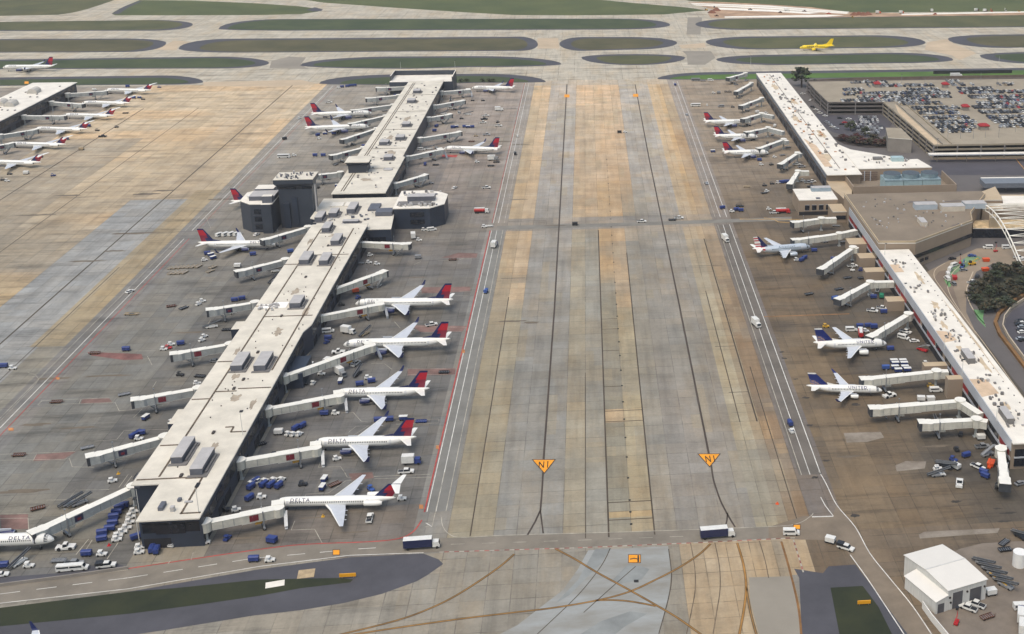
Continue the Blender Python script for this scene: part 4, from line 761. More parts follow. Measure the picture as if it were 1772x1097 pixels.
# landside roads
gpoly('landside_road', [(1585,480),(1640,452),(1690,430),(1772,425),(1860,425),(1860,470),(1720,455),(1690,470),(1672,500),(1672,540),(1700,600),(1800,760),(1772,700),(1690,600),(1620,500)], M('landside_tan', (142,128,110), .9, .18, .06, detail=9), .03)
gpoly('landside_road', [(1625,470),(1660,462),(1650,500),(1665,545),(1720,625),(1830,780),(1760,690),(1690,595),(1610,490)], M('landside_brown', (124,110,96), .9, .18, .06, detail=9), .04)
mark([(1672,452),(1650,470),(1640,490),(1645,512),(1668,548),(1700,590),(1772,690)], .4, M('kerb', (186,172,150), .8, .1), .06, sm=True); mark([(1636,455),(1619,466),(1617,480),(1630,500),(1660,540)], .4, M('kerb', (186,172,150)), .06, sm=True)
mark([(1684,470),(1673,500),(1677,522),(1690,545),(1705,562)], .5, M('kerb', (186,172,150)), .06, sm=True)
GRP = M('green_paint', (104,152,98), .8, .2, .1); gpoly('green_bay', [(1634,484),(1640,478),(1646,495),(1641,497)], GRP, .06); gpoly('green_bay', [(1640,465),(1680,440),(1700,446),(1655,472),(1648,482)], M('green_worn', (112,140,104), .85, .3, .1), .055); gpoly('green_bay', [(1684,536),(1703,537),(1701,551),(1706,567),(1692,552)], GRP, .06)
lowwall('kerb_wall', 'curved brown retaining wall around the sunken car park at the right edge', [(1772,512),(1748,526),(1728,545),(1722,560),(1730,580),(1772,635),(1800,670)], 1.4, 1.6, M('brown_wall', (130,96,56), .9, .25, .2)); lowwall('kerb_wall', 'pale inner kerb wall lining the sunken car park at the right edge', [(1772,520),(1750,534),(1738,550),(1735,566),(1745,585),(1772,622)], 1.5, .5, M('kerb', (186,172,150)))
gpoly('car_park', [(1800,515),(1752,537),(1741,552),(1739,566),(1748,584),(1800,655)], M('dark_road', (74,72,78)), .05)
gpoly('car_park', [(1405,205),(1420,190),(1540,195),(1545,212),(1530,235),(1475,240),(1440,228)], M('dark_road', (74,72,78)), .04)

# tan-roofed ground boxes along the right-hand concourse, and stains on the roofs
for px1, pyt, pyb, hh in ((1641,653,657,8.5),(1536,513,522,5),(1498,463,471,5),(1470,412,423,5.5),(1488,438,447,5),(1600,627,634,4.5)):
    xa, yb = g(px1, pyb, hh); ya = g(px1, pyt, hh)[1]; xa = min(xa, 146.5)
    at_c(MB().box(xa, 149.0, yb, max(ya, yb+4), 0, hh, 0, 1).build('annexe', [TANW, TANL], T1), TCc)
def stains(par, c, lst, zr, mat, seed):
    rr = random.Random(seed)
    for x, y, rx, ry in lst:
        n = 16; P = [rr.uniform(.45, 1.2) for _ in range(n)]
        at_c(MB().poly([(x+rx*P[i]*math.cos(i/n*6.283), y+ry*P[i]*math.sin(i/n*6.283)) for i in range(n)], zr+rr.uniform(.012,.03)).build('roof_stain', mat, par), c)
RST = M('roof_stain', (168, 156, 138), .9, .25, .3, detail=9)
stains(A, AC, [(-143,396,1.8,3),(-136,398,1.5,3),(-139,436,2,4),(-144,455,1.5,3),(-138,500,2,5),(-141,548,2.2,5),(-136,585,2,4),(-139,629,3.5,3),(-150,480,1.2,5),(-131,430,1.2,5),(-150,620,1.2,6),(-131,520,1.4,7)], AZ, RST, 3)
stains(Bf, BC, [(-140,736,4,5),(-135,800,3,8),(-142,840,2.5,9),(-138,900,3,9),(-140,960,3,8)], AZ, RST, 4)
stains(T1, TCc, [(156,402,2.2,4),(160,440,1.5,8),(155,455,2,4),(158,505,2,6),(160,540,1.6,8),(163.5,470,.8,40),(155,482,1.6,5)], TZ, M('roof_stain_tan', (202, 184, 156), .9, .25, .3, detail=9), 5)
stains(T2, T2c, [(158,770,3,12),(166,830,3,14),(156,880,2.5,14),(164,940,3,14),(158,1000,3,12)], TZ, M('roof_stain_tan', (202, 184, 156)), 6)
# ------------------------------------------------------------------ airliners
FUSW = M('aircraft_white', (226, 226, 220), .35, .03, .3); NAVY = M('aircraft_navy', (20, 34, 84), .35, .06, .4); DRED = M('aircraft_red', (178, 26, 46), .4, .06, .4); DRED2 = M('aircraft_dark_red', (128, 26, 52), .4, .06, .4)
WINGG = M('wing_grey', (192, 197, 204), .4, .06, .4); GREYB = M('belly_grey', (170, 174, 182), .45, .05, .4); TYRE = M('tyre', (24, 24, 25), .8, .05, 1); FAN = M('fan_face', (40, 42, 46), .4, .1, 1); CHROME = M('engine_lip', (190, 192, 196), .25, .03, 1, metal=.7)
YELA = M('aircraft_yellow', (240, 208, 20), .4, .05, .3); UBLU = M('tail_blue', (18, 36, 104), .4, .08, .3); UGLD = M('tail_gold', (150, 120, 110), .5, .15, .6); SILV = M('aircraft_silver', (192, 202, 210), .3, .05, .3, metal=.25); WIN = M('cabin_window', (34, 40, 50), .25, 0); UGREY = M('tail_globe', (96, 92, 124), .5, .1, .6)
TYPES = {  # L, r, hc, tail height, wing root x, root chord, tip chord, half span, LE sweep, dihedral rise, engine (y, r, len, x nose), winglet height
 'b737': dict(L=38.2, r=1.9, hc=3.4, th=12.4, wx=12.6, rc=7.6, tc=1.7, hs=17.1, sw=9.6, dz=1.9, eng=(4.9,1.0,4.4,11.2), wl=2.4),
 'b739': dict(L=41.0, r=1.9, hc=3.4, th=12.4, wx=14.0, rc=7.6, tc=1.7, hs=17.1, sw=9.6, dz=1.9, eng=(4.9,1.0,4.4,12.6), wl=2.4),
 'b757': dict(L=46.6, r=2.0, hc=4.1, th=13.5, wx=16.6, rc=9.0, tc=1.8, hs=18.9, sw=10.6, dz=2.3, eng=(6.4,1.3,5.6,14.8), wl=2.6),
 'a319': dict(L=33.4, r=2.0, hc=3.7, th=11.7, wx=10.8, rc=7.0, tc=1.6, hs=16.8, sw=9.0, dz=1.9, eng=(5.7,1.15,4.6,9.6), wl=0.),
 'a320': dict(L=37.2, r=2.0, hc=3.7, th=11.7, wx=12.4, rc=7.0, tc=1.6, hs=16.8, sw=9.0, dz=1.9, eng=(5.7,1.15,4.6,11.2), wl=0.),
 'e175': dict(L=31.2, r=1.62, hc=3.0, th=9.8, wx=11.0, rc=5.6, tc=1.5, hs=13.2, sw=6.6, dz=1.5, eng=(4.2,.85,3.6,10.0), wl=1.6),
 'md88': dict(L=41.4, r=1.68, hc=2.95, th=9.0, wx=17.2, rc=6.8, tc=1.2, hs=16.3, sw=9.0, dz=1.2, eng=None, wl=0.)}
LIV = {'delta': (FUSW, NAVY, NAVY, WINGG, NAVY, 'DELTA', NAVY), 'deltamd': (FUSW, GREYB, FUSW, WINGG, FUSW, 'DELTA', NAVY), 'united': (FUSW, GREYB, FUSW, WINGG, FUSW, 'UNITED', UBLU), 'american': (SILV, SILV, SILV, WINGG, SILV, 'American', M('letter_slate', (96,112,128), .5, 0)), 'spirit': (YELA, YELA, YELA, YELA, YELA, 'SPIRIT', BLK)}
def foil(x, y, zz, c, t):
    P = [(0,0),(.06,.42),(.25,.6),(.55,.42),(1,.02),(1,-.02),(.5,-.25),(.1,-.3)]
    return [(x-c*a, y, zz+c*t*b) for a, b in P]
def make_plane(kind, liv, label, near=True):
    T = TYPES[kind]; L, r, hc = T['L'], T['r'], T['hc']; top, belly, engm, wingm, wlm, word, wordm = LIV[liv]
    root = empty('airliner', (0, 0, 0), 0, label, 'airliner')
    n = 20 if near else 14
    st = [(0,.03,-.34),(.25,.25,-.32),(.8,.45,-.26),(1.7,.68,-.17),(2.8,.86,-.08),(4.2,.97,-.02),(5.6,1,0),(L*.32,1,0),(L*.5,1,0),(L-12.5,1,0),(L-9.5,.94,.05),(L-7,.8,.17),(L-4.6,.6,.33),(L-2.4,.38,.49),(L-.7,.2,.62),(L,.1,.66)]
    if kind == 'md88': st[-3:] = [(L-2.6,.42,.36),(L-1.,.26,.42),(L,.06,.44)]
    rings = []
    for x, k, dz in st: rings.append([(-x, k*r*math.sin(a), hc+dz*r+k*r*math.cos(a)) for a in (np.arange(n)+.5)*2*math.pi/n])
    mb = MB().ring(rings, 0); 
    for i, f in enumerate(mb.f):
        zc = sum(mb.v[j][2] for j in f)/len(f); xc = -sum(mb.v[j][0] for j in f)/len(f)
        if zc < hc-.62*r and xc < L-8: mb.m[i] = 1
        if liv == 'american' and xc > L-7.5 and f:
            mb.m[i] = 2 if int((zc-hc+r)/.75) % 2 else 3
    mb.build('fuselage', [top, belly, DRED, FUSW], root, True)
    nr = lambda x: np.interp(x, [s[0] for s in st], [s[1]*r for s in st]); nz = lambda x: hc+np.interp(x, [s[0] for s in st], [s[2]*r for s in st])
    # cockpit window band
    mb = MB()
    for k in range(-3, 3):
        a0, a1 = math.radians(k*24+1.5), math.radians((k+1)*24-1.5); q = []
        for x, aa in ((1.55,a0),(1.55,a1),(2.5,a1),(2.5,a0)):
            rr = nr(x)*1.015+.02; s = 1.35; q.append((-x, rr*math.sin(aa*s), nz(x)+rr*math.cos(aa*s)*1.0))
        mb.add(q, [(0,1,2,3) if True else 0])
    mb.build('cockpit_window', WIN, root)
    # cabin windows: one strip on each side
    for s in (-1, 1):
        P = []; F = []; mi = []; x = 6.2; xs = []
        while x < L-10.5: xs += [x, x+.34]; x += .62
        for x in xs:
            for dz in (0, .46):
                zz = .32*r/1.9+dz-.05; P.append((-x, s*(math.sqrt(max(r*r-zz*zz, 0))+.015), hc+zz))
        for i in range(len(xs)-1):
            q = (2*i, 2*i+2, 2*i+3, 2*i+1); F.append(q if s > 0 else q[::-1]); mi.append(i % 2)
        MB().add(P, F, mi).build('window_row', [WIN, top], root)
    # doors
    for x in (4.9, L-9.8):
        for s in (-1, 1):
            mb = MB(); q = []
            for zz in (-.75, -.1, .5, 1.0):
                for dx in (0, .85): q.append((-(x+dx), s*(math.sqrt(max(nr(x+dx)**2-zz*zz, 0))+.02), nz(x+dx)+zz))
            mb.add(q, [(0,1,3,2),(2,3,5,4),(4,5,7,6)]); mb.build('door', M('door_grey', (196,198,202), .4, 0) if liv != 'spirit' else YELA, root)
    # word on both sides
    V, F = text(word); hgt = {'SPIRIT': 2.3, 'American': 1.25, 'UNITED': 1.15}  .get(word, 1.15); wd = V[:, 0].max()*hgt*1.15
    x0 = 6.4 if word != 'SPIRIT' else 7.5
    if word == 'American': x0 = 9.5
    for s in (-1, 1):
        q = []
        for vx, vy in V:
            u = vx*hgt*1.15; xx = x0+(u if s > 0 else wd-u); th = (.46 if word != 'SPIRIT' else -.35)+vy*hgt/r
            q.append((-xx, s*(r+.06)*math.cos(th), hc+(r+.06)*math.sin(th)))
        MB().add(q, [f if s < 0 else f[::-1] for f in F]).build('lettering', wordm, root)
    # wings
    wz = hc-.55*r
    for s in (-1, 1):
        hs = T['hs']; kb = .34
        secs = [(0., T['wx'], T['rc']*1.12, .13), (r*.9/hs, T['wx']+.8*r/1.9, T['rc']*1.0, .12), (kb, T['wx']+T['sw']*kb+.4, T['rc']*(.66 if kind != 'md88' else .74), .11), (1., T['wx']+T['sw']+.2, T['tc'], .1)]
        R = [foil(-x, s*f*hs, wz+T['dz']*f, c, t) for f, x, c, t in secs]
        mb = MB().ring(R if s > 0 else [q[::-1] for q in R], 0); wm = [wingm, FUSW]
        for (fa, xa, ca, _), (fb, xb, cb, _) in zip(secs[1:], secs[2:]):        # bright leading edge
            pa = (-(xa-.06), s*fa*hs, wz+T['dz']*fa+.09*ca*.5); pb = (-(xb-.06), s*fb*hs, wz+T['dz']*fb+.05*cb)
            pa2 = (-(xa+ca*.09), pa[1], wz+T['dz']*fa+ca*.068); pb2 = (-(xb+cb*.12), pb[1], wz+T['dz']*fb+cb*.066); mb.add([pa, pb, pb2, pa2], [(0,1,2,3) if s < 0 else (3,2,1,0)], 1)
        wg = mb.build('wing', wm, root)
        for f in (.3, .5, .7):                                                     # flap fairings
            xx = np.interp(f, [q[0] for q in secs], [q[1]+q[2] for q in secs]); yy = s*f*hs; zz = wz+T['dz']*f-.25
            MB().cyl((-(xx-1.6), yy, zz), (-(xx+.7), yy, zz-.05), .26, 6, 0, .1).build('flap_fairing', wingm if liv != 'delta' else GREYB, wg)
        if T['wl']:
            xt = T['wx']+T['sw']+.2; h = T['wl']; zt = wz+T['dz']; y0 = s*hs
            R = [[(-(xt+.1), y0, zt+.02), (-(xt+T['tc']), y0, zt+.02), (-(xt+T['tc']), y0+s*.14, zt), (-(xt+.1), y0+s*.14, zt)], [(-(xt+.7), y0+s*.32, zt+.5), (-(xt+T['tc']+.3), y0+s*.32, zt+.5), (-(xt+T['tc']+.3), y0+s*.46, zt+.45), (-(xt+.7), y0+s*.46, zt+.45)], [(-(xt+2.0), y0+s*.72, zt+h), (-(xt+2.6), y0+s*.72, zt+h), (-(xt+2.6), y0+s*.78, zt+h), (-(xt+2.0), y0+s*.78, zt+h)]]
            MB().ring(R if s < 0 else [q[::-1] for q in R], 0).build('winglet', NAVY if liv == 'delta' else UBLU if liv == 'united' else wingm, root)
        # engine
        if T['eng']:
            ey_, er, el, ex0 = T['eng']; ez = max(hc-.55*r+T['dz']*ey_/hs-er*1.15, er+.35)
            prof = [(0,.82),(.05,.92),(.2,1.),(.5,.98),(.8,.8),(.92,.66),(.93,.45),(1.12,.2)]
            mb = MB().ring([[(-(ex0+el*a), s*ey_+er*k*math.sin(t), ez+er*k*math.cos(t)) for t in np.arange(16)*2*math.pi/16] for a, k in prof], 0)
            for i in range(len(mb.m)):
                if i//16 == 0: mb.m[i] = 1
                if i//16 >= 5: mb.m[i] = 2
            mb.m[-2] = 2
            e = mb.build('engine', [engm, CHROME if liv != 'spirit' else YELA, FAN], root, True)
            MB().box(-(ex0+el*.95), -(ex0+el*.2), s*ey_-.16, s*ey_+.16, ez+er*.8, ez+er*1.45).build('pylon', wingm, e)
        else:
            x1 = L-10.2; yy = s*(r+1.05); ez = hc+.45
            prof = [(0,.8),(.04,.95),(.2,1.),(.7,.98),(.9,.78),(1,.6)]
            e = MB().ring([[(-(x1+6.2*a), yy+.95*k*math.sin(t), ez+.95*k*math.cos(t)) for t in np.arange(16)*2*math.pi/16] for a, k in prof], 0); e.m[-1] = 1; e.m[-2] = 1
            e = e.build('engine', [engm, FAN], root, True); MB().box(-(x1+5), -(x1+1.2), min(s*r*.7, yy), max(s*r*.7, yy), ez-.12, ez+.12).build('pylon', engm, e)
        # main gear
        gx = T['wx']+T['rc']*.72; gy = s*(2.9 if kind != 'e175' else 2.5)
        m2 = MB().cyl((-gx, gy, .5), (-gx, gy, wz), .16, 6, 0).cyl((-gx, gy-.55, .55), (-gx, gy-.15, .55), .55, 12, 1).cyl((-gx, gy+.15, .55), (-gx, gy+.55, .55), .55, 12, 1)
        m2.build('main_gear', [STEEL, TYRE], root)
        # tailplane
        if kind == 'md88': zz = T['th']-.25; R = [foil(-(L-1.3), 0, zz, 3.2, .1), foil(-(L+1.4), s*6.1, zz+.1, 1.3, .08)]
        else:
            zz = hc+.45*r; hw = 6.9 if kind not in ('e175',) else 5.2; hw = 7.4 if kind == 'b757' else hw
            R = [foil(-(L-6.4), s*.2, zz, 4.4, .1), foil(-(L-6.4+hw*.62), s*hw, zz+.5, 1.5, .09)]
        MB().ring(R if s > 0 else [q[::-1] for q in R], 0).build('tailplane', FUSW if liv != 'spirit' else YELA, root)
    MB().cyl((-4.6, 0, .4), (-4.6, 0, hc-r*.8), .13, 6, 0).cyl((-4.6, -.35, .38), (-4.6, -.1, .38), .38, 10, 1).cyl((-4.6, .1, .38), (-4.6, .35, .38), .38, 10, 1).build('nose_gear', [STEEL, TYRE], root)
    # fin with its livery
    z0 = hc+r*.72; z1 = T['th']
    if kind == 'md88': rl, rt, tl, tt = L-7.6, L-1.2, L-2.2, L+2.0
    else: rl, rt, tl, tt = L-9.2, L-2.0, L-3.4, L-.2
    def pf(u, v): return -((rl+(tl-rl)*v)*(1-u)+(rt+(tt-rt)*v)*u)
    N1, N2 = 10, 10
    mb = MB()
    def colr(u, v):
        if liv in ('delta', 'deltamd'):
            if v > .9: return 1
            if u < .1: return 0 if False else 1
            if v < .3: return 1 if u < .62 else 3
            if v < .55: return (1 if u < .35 else 3)
            return 2 if u > .18 else 1
        if liv == 'united':
            if v > .93: return 0
            d = math.hypot((u-1.05)*.8, v+.05)
            return 4 if d < .52 and (int(d*14) % 3 != 0) else (5 if d < .52 else 1)
        if liv == 'american': 
            if u < .28+.3*(1-v): return 1
            return 2 if int(v*11) % 2 else 0
        return 0
    for s in (-1, 1):
        for i in range(N1):
            for j in range(N2):
                q = []
                for a, b in ((i,j),(i+1,j),(i+1,j+1),(i,j+1)):
                    u, v = a/N1, b/N2; t = .34*(1-.55*v)*math.sin(math.pi*min(max(u**.7, 0), 1))*.55+.02
                    q.append((pf(u, v), s*t, z0+(z1-z0)*v))
                mb.add(q, [(0,1,2,3) if s > 0 else (3,2,1,0)], colr((i+.5)/N1, (j+.5)/N2))
    mb.add([(pf(0,1),-.03,z1),(pf(1,1),-.03,z1),(pf(1,1),.03,z1),(pf(0,1),.03,z1)], [(0,1,2,3)], 1 if liv != 'spirit' else 0)
    mb.build('tail_fin', [FUSW if liv != 'spirit' else YELA, NAVY if liv != 'united' else UBLU, DRED, DRED2, UGREY, UGLD], root)
    if kind != 'md88':
        xx = rl; MB().add([(-(xx-3.4), 0, hc+r*.98), (-xx-.4, -.14, hc+r*.86), (-xx-.4, .14, hc+r*.86), (-xx-.9, 0, z0+1.5)], [(0,1,3),(0,3,2),(1,2,3)]).build('dorsal_fillet', NAVY if liv in ('delta',) else (YELA if liv == 'spirit' else top), root)
    return root
PROTO = {}
def place_plane(kind, liv, nose, hz, head, label, name='airliner', group=None):
    k = (kind, liv)
    if k in PROTO: o = copy_tree(PROTO[k]); o['label'] = label
    else: o = make_plane(kind, liv, label); PROTO[k] = o
    x, y = g(nose[0], nose[1], hz); o.location = (x, y, 0); o.rotation_euler = (0, 0, math.radians(head))
    if group: o['group'] = group
    return o
GA, GBk = 'red-tailed jets parked along the middle concourse', 'red-tailed jets at the far left concourse'
PL = [
 ('md88','deltamd',(472,871),2.4,176.8,"T-tailed white jet with rear engines, nearest jet right of the middle concourse",GA),
 ('b737','delta',(540.5,768.5),2.7,177.8,"second red-tailed jet right of the middle concourse, just beyond the T-tailed one",GA),
 ('b737','delta',(578,682.5),2.7,177.4,"third red-tailed jet up the right side of the middle concourse, with dark winglets",GA),
 ('b757','delta',(594.5,597.5),3.2,177.8,"fourth red-tailed jet up the right side, its nose showing past the jet bridge",GA),
 ('b757','delta',(614.9,526.6),3.2,176.4,"fifth red-tailed jet up the right side, nearest the octagonal block",GA),
 ('b739','delta',(476.5,423),2.7,-2.2,"red-tailed jet facing right, parked in front of the dark control tower",GA),
 ('b739','delta',(520,351),2.7,-2,"red-tailed jet mostly hidden behind the dark octagonal tower block, tail showing",GA),
 ('b757','delta',(644,196.6),3.2,5,"farther of two side-by-side red-tailed jets left of the far middle concourse",GA),
 ('b757','delta',(639,220),3.2,6,"nearer of two side-by-side red-tailed jets left of the far middle concourse",GA),
 ('b739','delta',(768,258),2.7,170,"red-tailed jet right of the far middle concourse, halfway along it",GA),
 ('b737','delta',(816,153),2.7,172,"red-tailed jet at the very far end right of the middle concourse",GA),
 ('a320','delta',(1298.7,212),2.8,.2,"farthest of three red-tailed jets at the right-hand concourse",'red-tailed jets at the right-hand concourse'),
 ('a319','delta',(1311.4,237.4),2.8,-2,"middle one of three red-tailed jets at the right-hand concourse",'red-tailed jets at the right-hand concourse'),
 ('a319','delta',(1330,265),2.8,-.1,"nearest of three red-tailed jets at the right-hand concourse",'red-tailed jets at the right-hand concourse'),
 ('a319','american',(1402,428),2.8,9.8,"silver jet with red, white and blue striped tail at the right-hand concourse",None),
 ('a319','united',(1534.3,595.4),2.8,0,"white jet with blue globe tail and dark word near its nose",None),
 ('e175','united',(1526.7,676.3),2.3,-8,"smaller white regional jet with blue globe tail, nearest at the right-hand concourse",None),
 ('a320','spirit',(1384,83),2.8,186,"bright yellow jet with black lettering taxiing past the grass islands",None),
 ('b757','delta',(5,117.5),3.2,178,"white red-tailed jet taxiing at the far left, beyond the left concourse",None),
 ('md88','deltamd',(182,156.5),2.4,170,"farthest of six T-tailed jets at the far left concourse",GBk),
 ('md88','deltamd',(142,178.5),2.4,170,"second farthest of six T-tailed jets at the far left concourse",GBk),
 ('md88','deltamd',(110,200),2.4,170,"third farthest of six T-tailed jets at the far left concourse",GBk),
 ('md88','deltamd',(60,223.5),2.4,170,"third nearest of six T-tailed jets at the far left concourse",GBk),
 ('md88','deltamd',(18,250),2.4,170,"second nearest of six T-tailed jets at the far left concourse",GBk),
 ('md88','deltamd',(-30,281),2.4,170,"nearest of six T-tailed jets at the far left concourse, cut by the frame",GBk),
 ('b757','delta',(94,934.5),3.2,-1,"white jet whose front half enters the frame at lower left",None),
]
for k, l, n_, h_, hd, lb, gr in PL: place_plane(k, l, n_, h_, hd, lb, group=gr)
def wingtip_plane():
    # only its raised wing tip shows at the bottom left edge
    o = copy_tree(PROTO[('b757','delta')]); o['label'] = 'jet below the frame of which only a raised winglet shows at bottom left'
    if 'group' in o: del o['group']
    T = TYPES['b757']; tx, ty = -(T['wx']+T['sw']+2.), T['hs']+.6; hd = math.radians(0); X, Y = g(55, 1076, hz := T['hc']-.55*T['r']+T['dz']+2.5)
    o.rotation_euler = (0, 0, hd); o.location = (X-tx, Y-ty, 0)
wingtip_plane()
# ------------------------------------------------------------------ jet bridges
JW = M('bridge_white', (198, 196, 184), .5, .14, .4); JG = M('bridge_grey', (166, 170, 168), .5, .14, .5); JR = M('bridge_roof', (226, 224, 214), .55, .06, .4); JD = M('bridge_dark', (60, 64, 70), .6, .2, .6); JN = M('bridge_poster', (44, 44, 74), .5, .2, 1.2); JRD = M('bridge_poster_red', (120, 34, 48), .5, .2, 1.2); JY = M('bridge_yellow', (196, 150, 56), .6, .2, .8)
def seg(par, p, q, z0, z1, w, h, wall, name='tunnel', rib=True):
    mb = MB(); p = np.array(p); q = np.array(q); d = (q-p); L = np.linalg.norm(d); d /= L; n = np.array([-d[1], d[0]])
    A = (p[0], p[1], z0); B = (q[0], q[1], z1)
    mb.beam(A, B, w, h, 0, 0); mb.beam((A[0], A[1], A[2]+h), (B[0], B[1], B[2]+h), w+.16, .14, 1)
    mb.beam((A[0], A[1], A[2]-.2), (B[0], B[1], B[2]-.2), w*.96, .19, 1)
    if rib:
        k = max(1, int(L/3.0))
        for i in range(1, k):
            c = p+d*L*i/k; zz = z0+(z1-z0)*i/k
            for s in (-1, 1):
                e = c+n*s*(w/2+.03); mb.cbox(e[0], e[1], .14, .14, zz+.05, zz+h-.05, 2)
    return mb.build(name, [wall, JR, STEEL], par)
def bridge(pts, label, group, h=7.4, ad=None, turn=0, wall=None, front=True):
    wall = wall or JG
    P = [np.array(g(x, y, h)) for x, y in pts]; o = P[0].copy(); P = [p-o for p in P]
    r = empty('jet_bridge', (o[0], o[1], 0), 0, label, 'jet bridge', group)
    fl = 4.6
    for i in range(len(P)-2): seg(r, P[i], P[i+1], fl, fl, 2.9, 2.7, wall, 'fixed_walkway')
    a, b = P[-2], P[-1]; d = b-a; L = np.linalg.norm(d); d /= L; n = np.array([-d[1], d[0]])
    MB().cyl((a[0], a[1], fl-.3), (a[0], a[1], fl+3.0), 2.1, 14, 0, None, 1).cyl((a[0], a[1], fl+3.), (a[0], a[1], fl+3.25), 2.25, 14, 1).build('rotunda', [wall, JR], r)
    MB().cyl((a[0], a[1], 0), (a[0], a[1], fl-.32), .55, 10, 0).cbox(a[0], a[1], 1.8, 1.8, 0, .25, 0).build('pedestal', JG, r)
    drop = .9 if L > 22 else .5
    c0 = a+d*1.9; m = a+d*L*.5; e = b-d*2.6
    seg(r, c0, m, fl, fl-drop*.5, 2.7, 2.55, wall); seg(r, m-d*1.0, e, fl-drop*.5-.12, fl-drop-.12, 3.1, 2.85, wall)
    # cab
    zz = fl-drop-.2; ang = math.atan2(d[1], d[0])+math.radians(turn); cb = empty('cab_pivot', (0, 0, 0)); bpy.data.objects.remove(cb)
    dc = np.array([math.cos(ang), math.sin(ang)]); nc = np.array([-dc[1], dc[0]])
    mb = MB().cyl((b[0]-d[0]*1.3, b[1]-d[1]*1.3, zz), (b[0]-d[0]*1.3, b[1]-d[1]*1.3, zz+3.05), 2.2, 12, 0, None, 1)
    s = b-d*1.3; mb.beam((*s, zz), (*(s+dc*3.0), zz), 3.9, 3.0, 0, 1); mb.build('cab', [wall, JR], r)
    f = s+dc*3.02; MB().beam((*f, zz-.15), (*(f+dc*1.0), zz-.1), 4.1, 3.2, 0, 0).build('canopy', JD, r)
    MB().beam((*(s+dc*1.2), zz+3.06), (*(f+dc*1.25), zz+3.16), 4.0, .14, 0, 0).build('canopy_roof', JR, r)
    # drive column
    w = a+d*L*.74; zw = fl-drop*.8
    mb = MB()
    for sd in (-1, 1): 
        q = w+n*sd*1.75; mb.cbox(q[0], q[1], .38, .38, .9, zw+3.2, 0)
    mb.beam((*(w-n*2.2), .75), (*(w+n*2.2), .75), .7, .5, 0); mb.beam((*(w-n*1.9), zw-.75), (*(w+n*1.9), zw-.75), .5, .5, 0); dr = mb.build('drive_column', STEEL, r)
    for sd in (-1, 1):
        q = w+n*sd*1.3; MB().cyl((*(q-n*.5), .55), (*(q+n*.5), .55), .55, 10).build('wheel', TYRE, dr)
    # service stair
    st = s-nc*2.3 if turn >= 0 else s+nc*2.3; en = st-dc*4.2
    MB().beam((en[0], en[1], .1), (st[0], st[1], zz+.1), 1.0, .25, 0).beam((en[0], en[1], 1.2), (st[0], st[1], zz+1.2), 1.1, .08, 0).build('service_stair', STEEL, r)
    MB().beam((*(w-d*2.6), zw-1.5), (*(w+d*.0-d*.4), zw-1.5), 1.7, 1.1, 0).build('air_unit', JW if ad != 2 else JY, r)
    if ad is not None:
        t = a+d*L*.62; zt = fl-drop*.62-.1; k = MB()
        for sd in (-1, 1): q = t+n*sd*1.6; k.beam((*(q-d*1.45), zt+.35), (*(q+d*1.45), zt+.35), .08, 2.1, 0); 
        pp = MB().beam((*(t-n*1.61-d*1.4), zt+.35), (*(t-n*1.61+d*1.4), zt+.35), .08, 2.15, 0 if ad == 0 else 1).beam((*(t-n*1.66-d*.6), zt+.75), (*(t-n*1.66+d*.6), zt+.75), .06, .9, 1); pp.build('poster', [JN, JRD], r)
        MB().beam((*(t+n*1.61-d*1.4), zt+.35), (*(t+n*1.61+d*1.4), zt+.35), .08, 2.15, 0 if ad == 0 else 1).beam((*(t+n*1.66-d*.6), zt+.75), (*(t+n*1.66+d*.6), zt+.75), .06, .9, 1).build('poster', [JN, JRD], r)
    mb = MB().cyl((*(w+n*1.2), zw+2.9), (*(w+n*1.2), zw+6.2), .07, 5, 0).cbox(w[0]+n[0]*1.2, w[1]+n[1]*1.2, .5, .5, zw+6.2, zw+6.5, 0); mb.build('flood_lamp', STEEL, r)
    return r, (o[0]+(a[0]+b[0])/2, o[1]+(a[1]+b[1])/2)
ORDN = ['first','second','third','fourth','fifth','sixth','seventh','eighth','ninth','tenth','eleventh','twelfth','thirteenth','fourteenth','fifteenth','sixteenth','seventeenth']
LM = []   # landmarks for vehicle labels: (phrase, x, y)
BL = [ # middle concourse left side, near to far
 ([(231,841),(66,912.5)],0,0,None),([(285,755),(163,783)],0,0,None),([(343,671.5),(240,688)],1,0,None),([(398,595),(306,609)],1,0,None),([(441,523),(367.6,533)],0,0,None),([(493.6,448.7),(415.7,465.3)],0,0,None),([(533,392.5),(460,411)],0,0,None),([(589,298),(545,301.5)],0,0,None),([(629,255),(577,266)],0,0,None),([(652,222),(595,238.5)],0,0,None),([(667,200),(608,211.5)],0,0,None),([(680,181),(613,188.5)],0,0,None),([(690,164.5),(638,168)],0,0,None),([(705,149.5),(656,150)],0,0,None)]
BR = [([(354,903.5),(487,872)],2,80,1),([(414,797),(552,769)],2,80,1),([(462,707),(592,679)],2,80,1),([(491,650.5),(646,592)],2,80,1),([(550,547),(662,522)],2,80,1),([(573,501.5),(660,468)],2,0,1),([(620,418.5),(702,419)],2,0,1),([(684,317.5),(733,301)],0,0,None),([(703,271),(766,256)],0,75,None),([(727,239),(792,226.5)],0,0,None),([(741,203.5),(776,197)],0,0,None),([(750,182.5),(799,172.5)],0,0,None),([(763,158.5),(813,153)],0,75,None)]
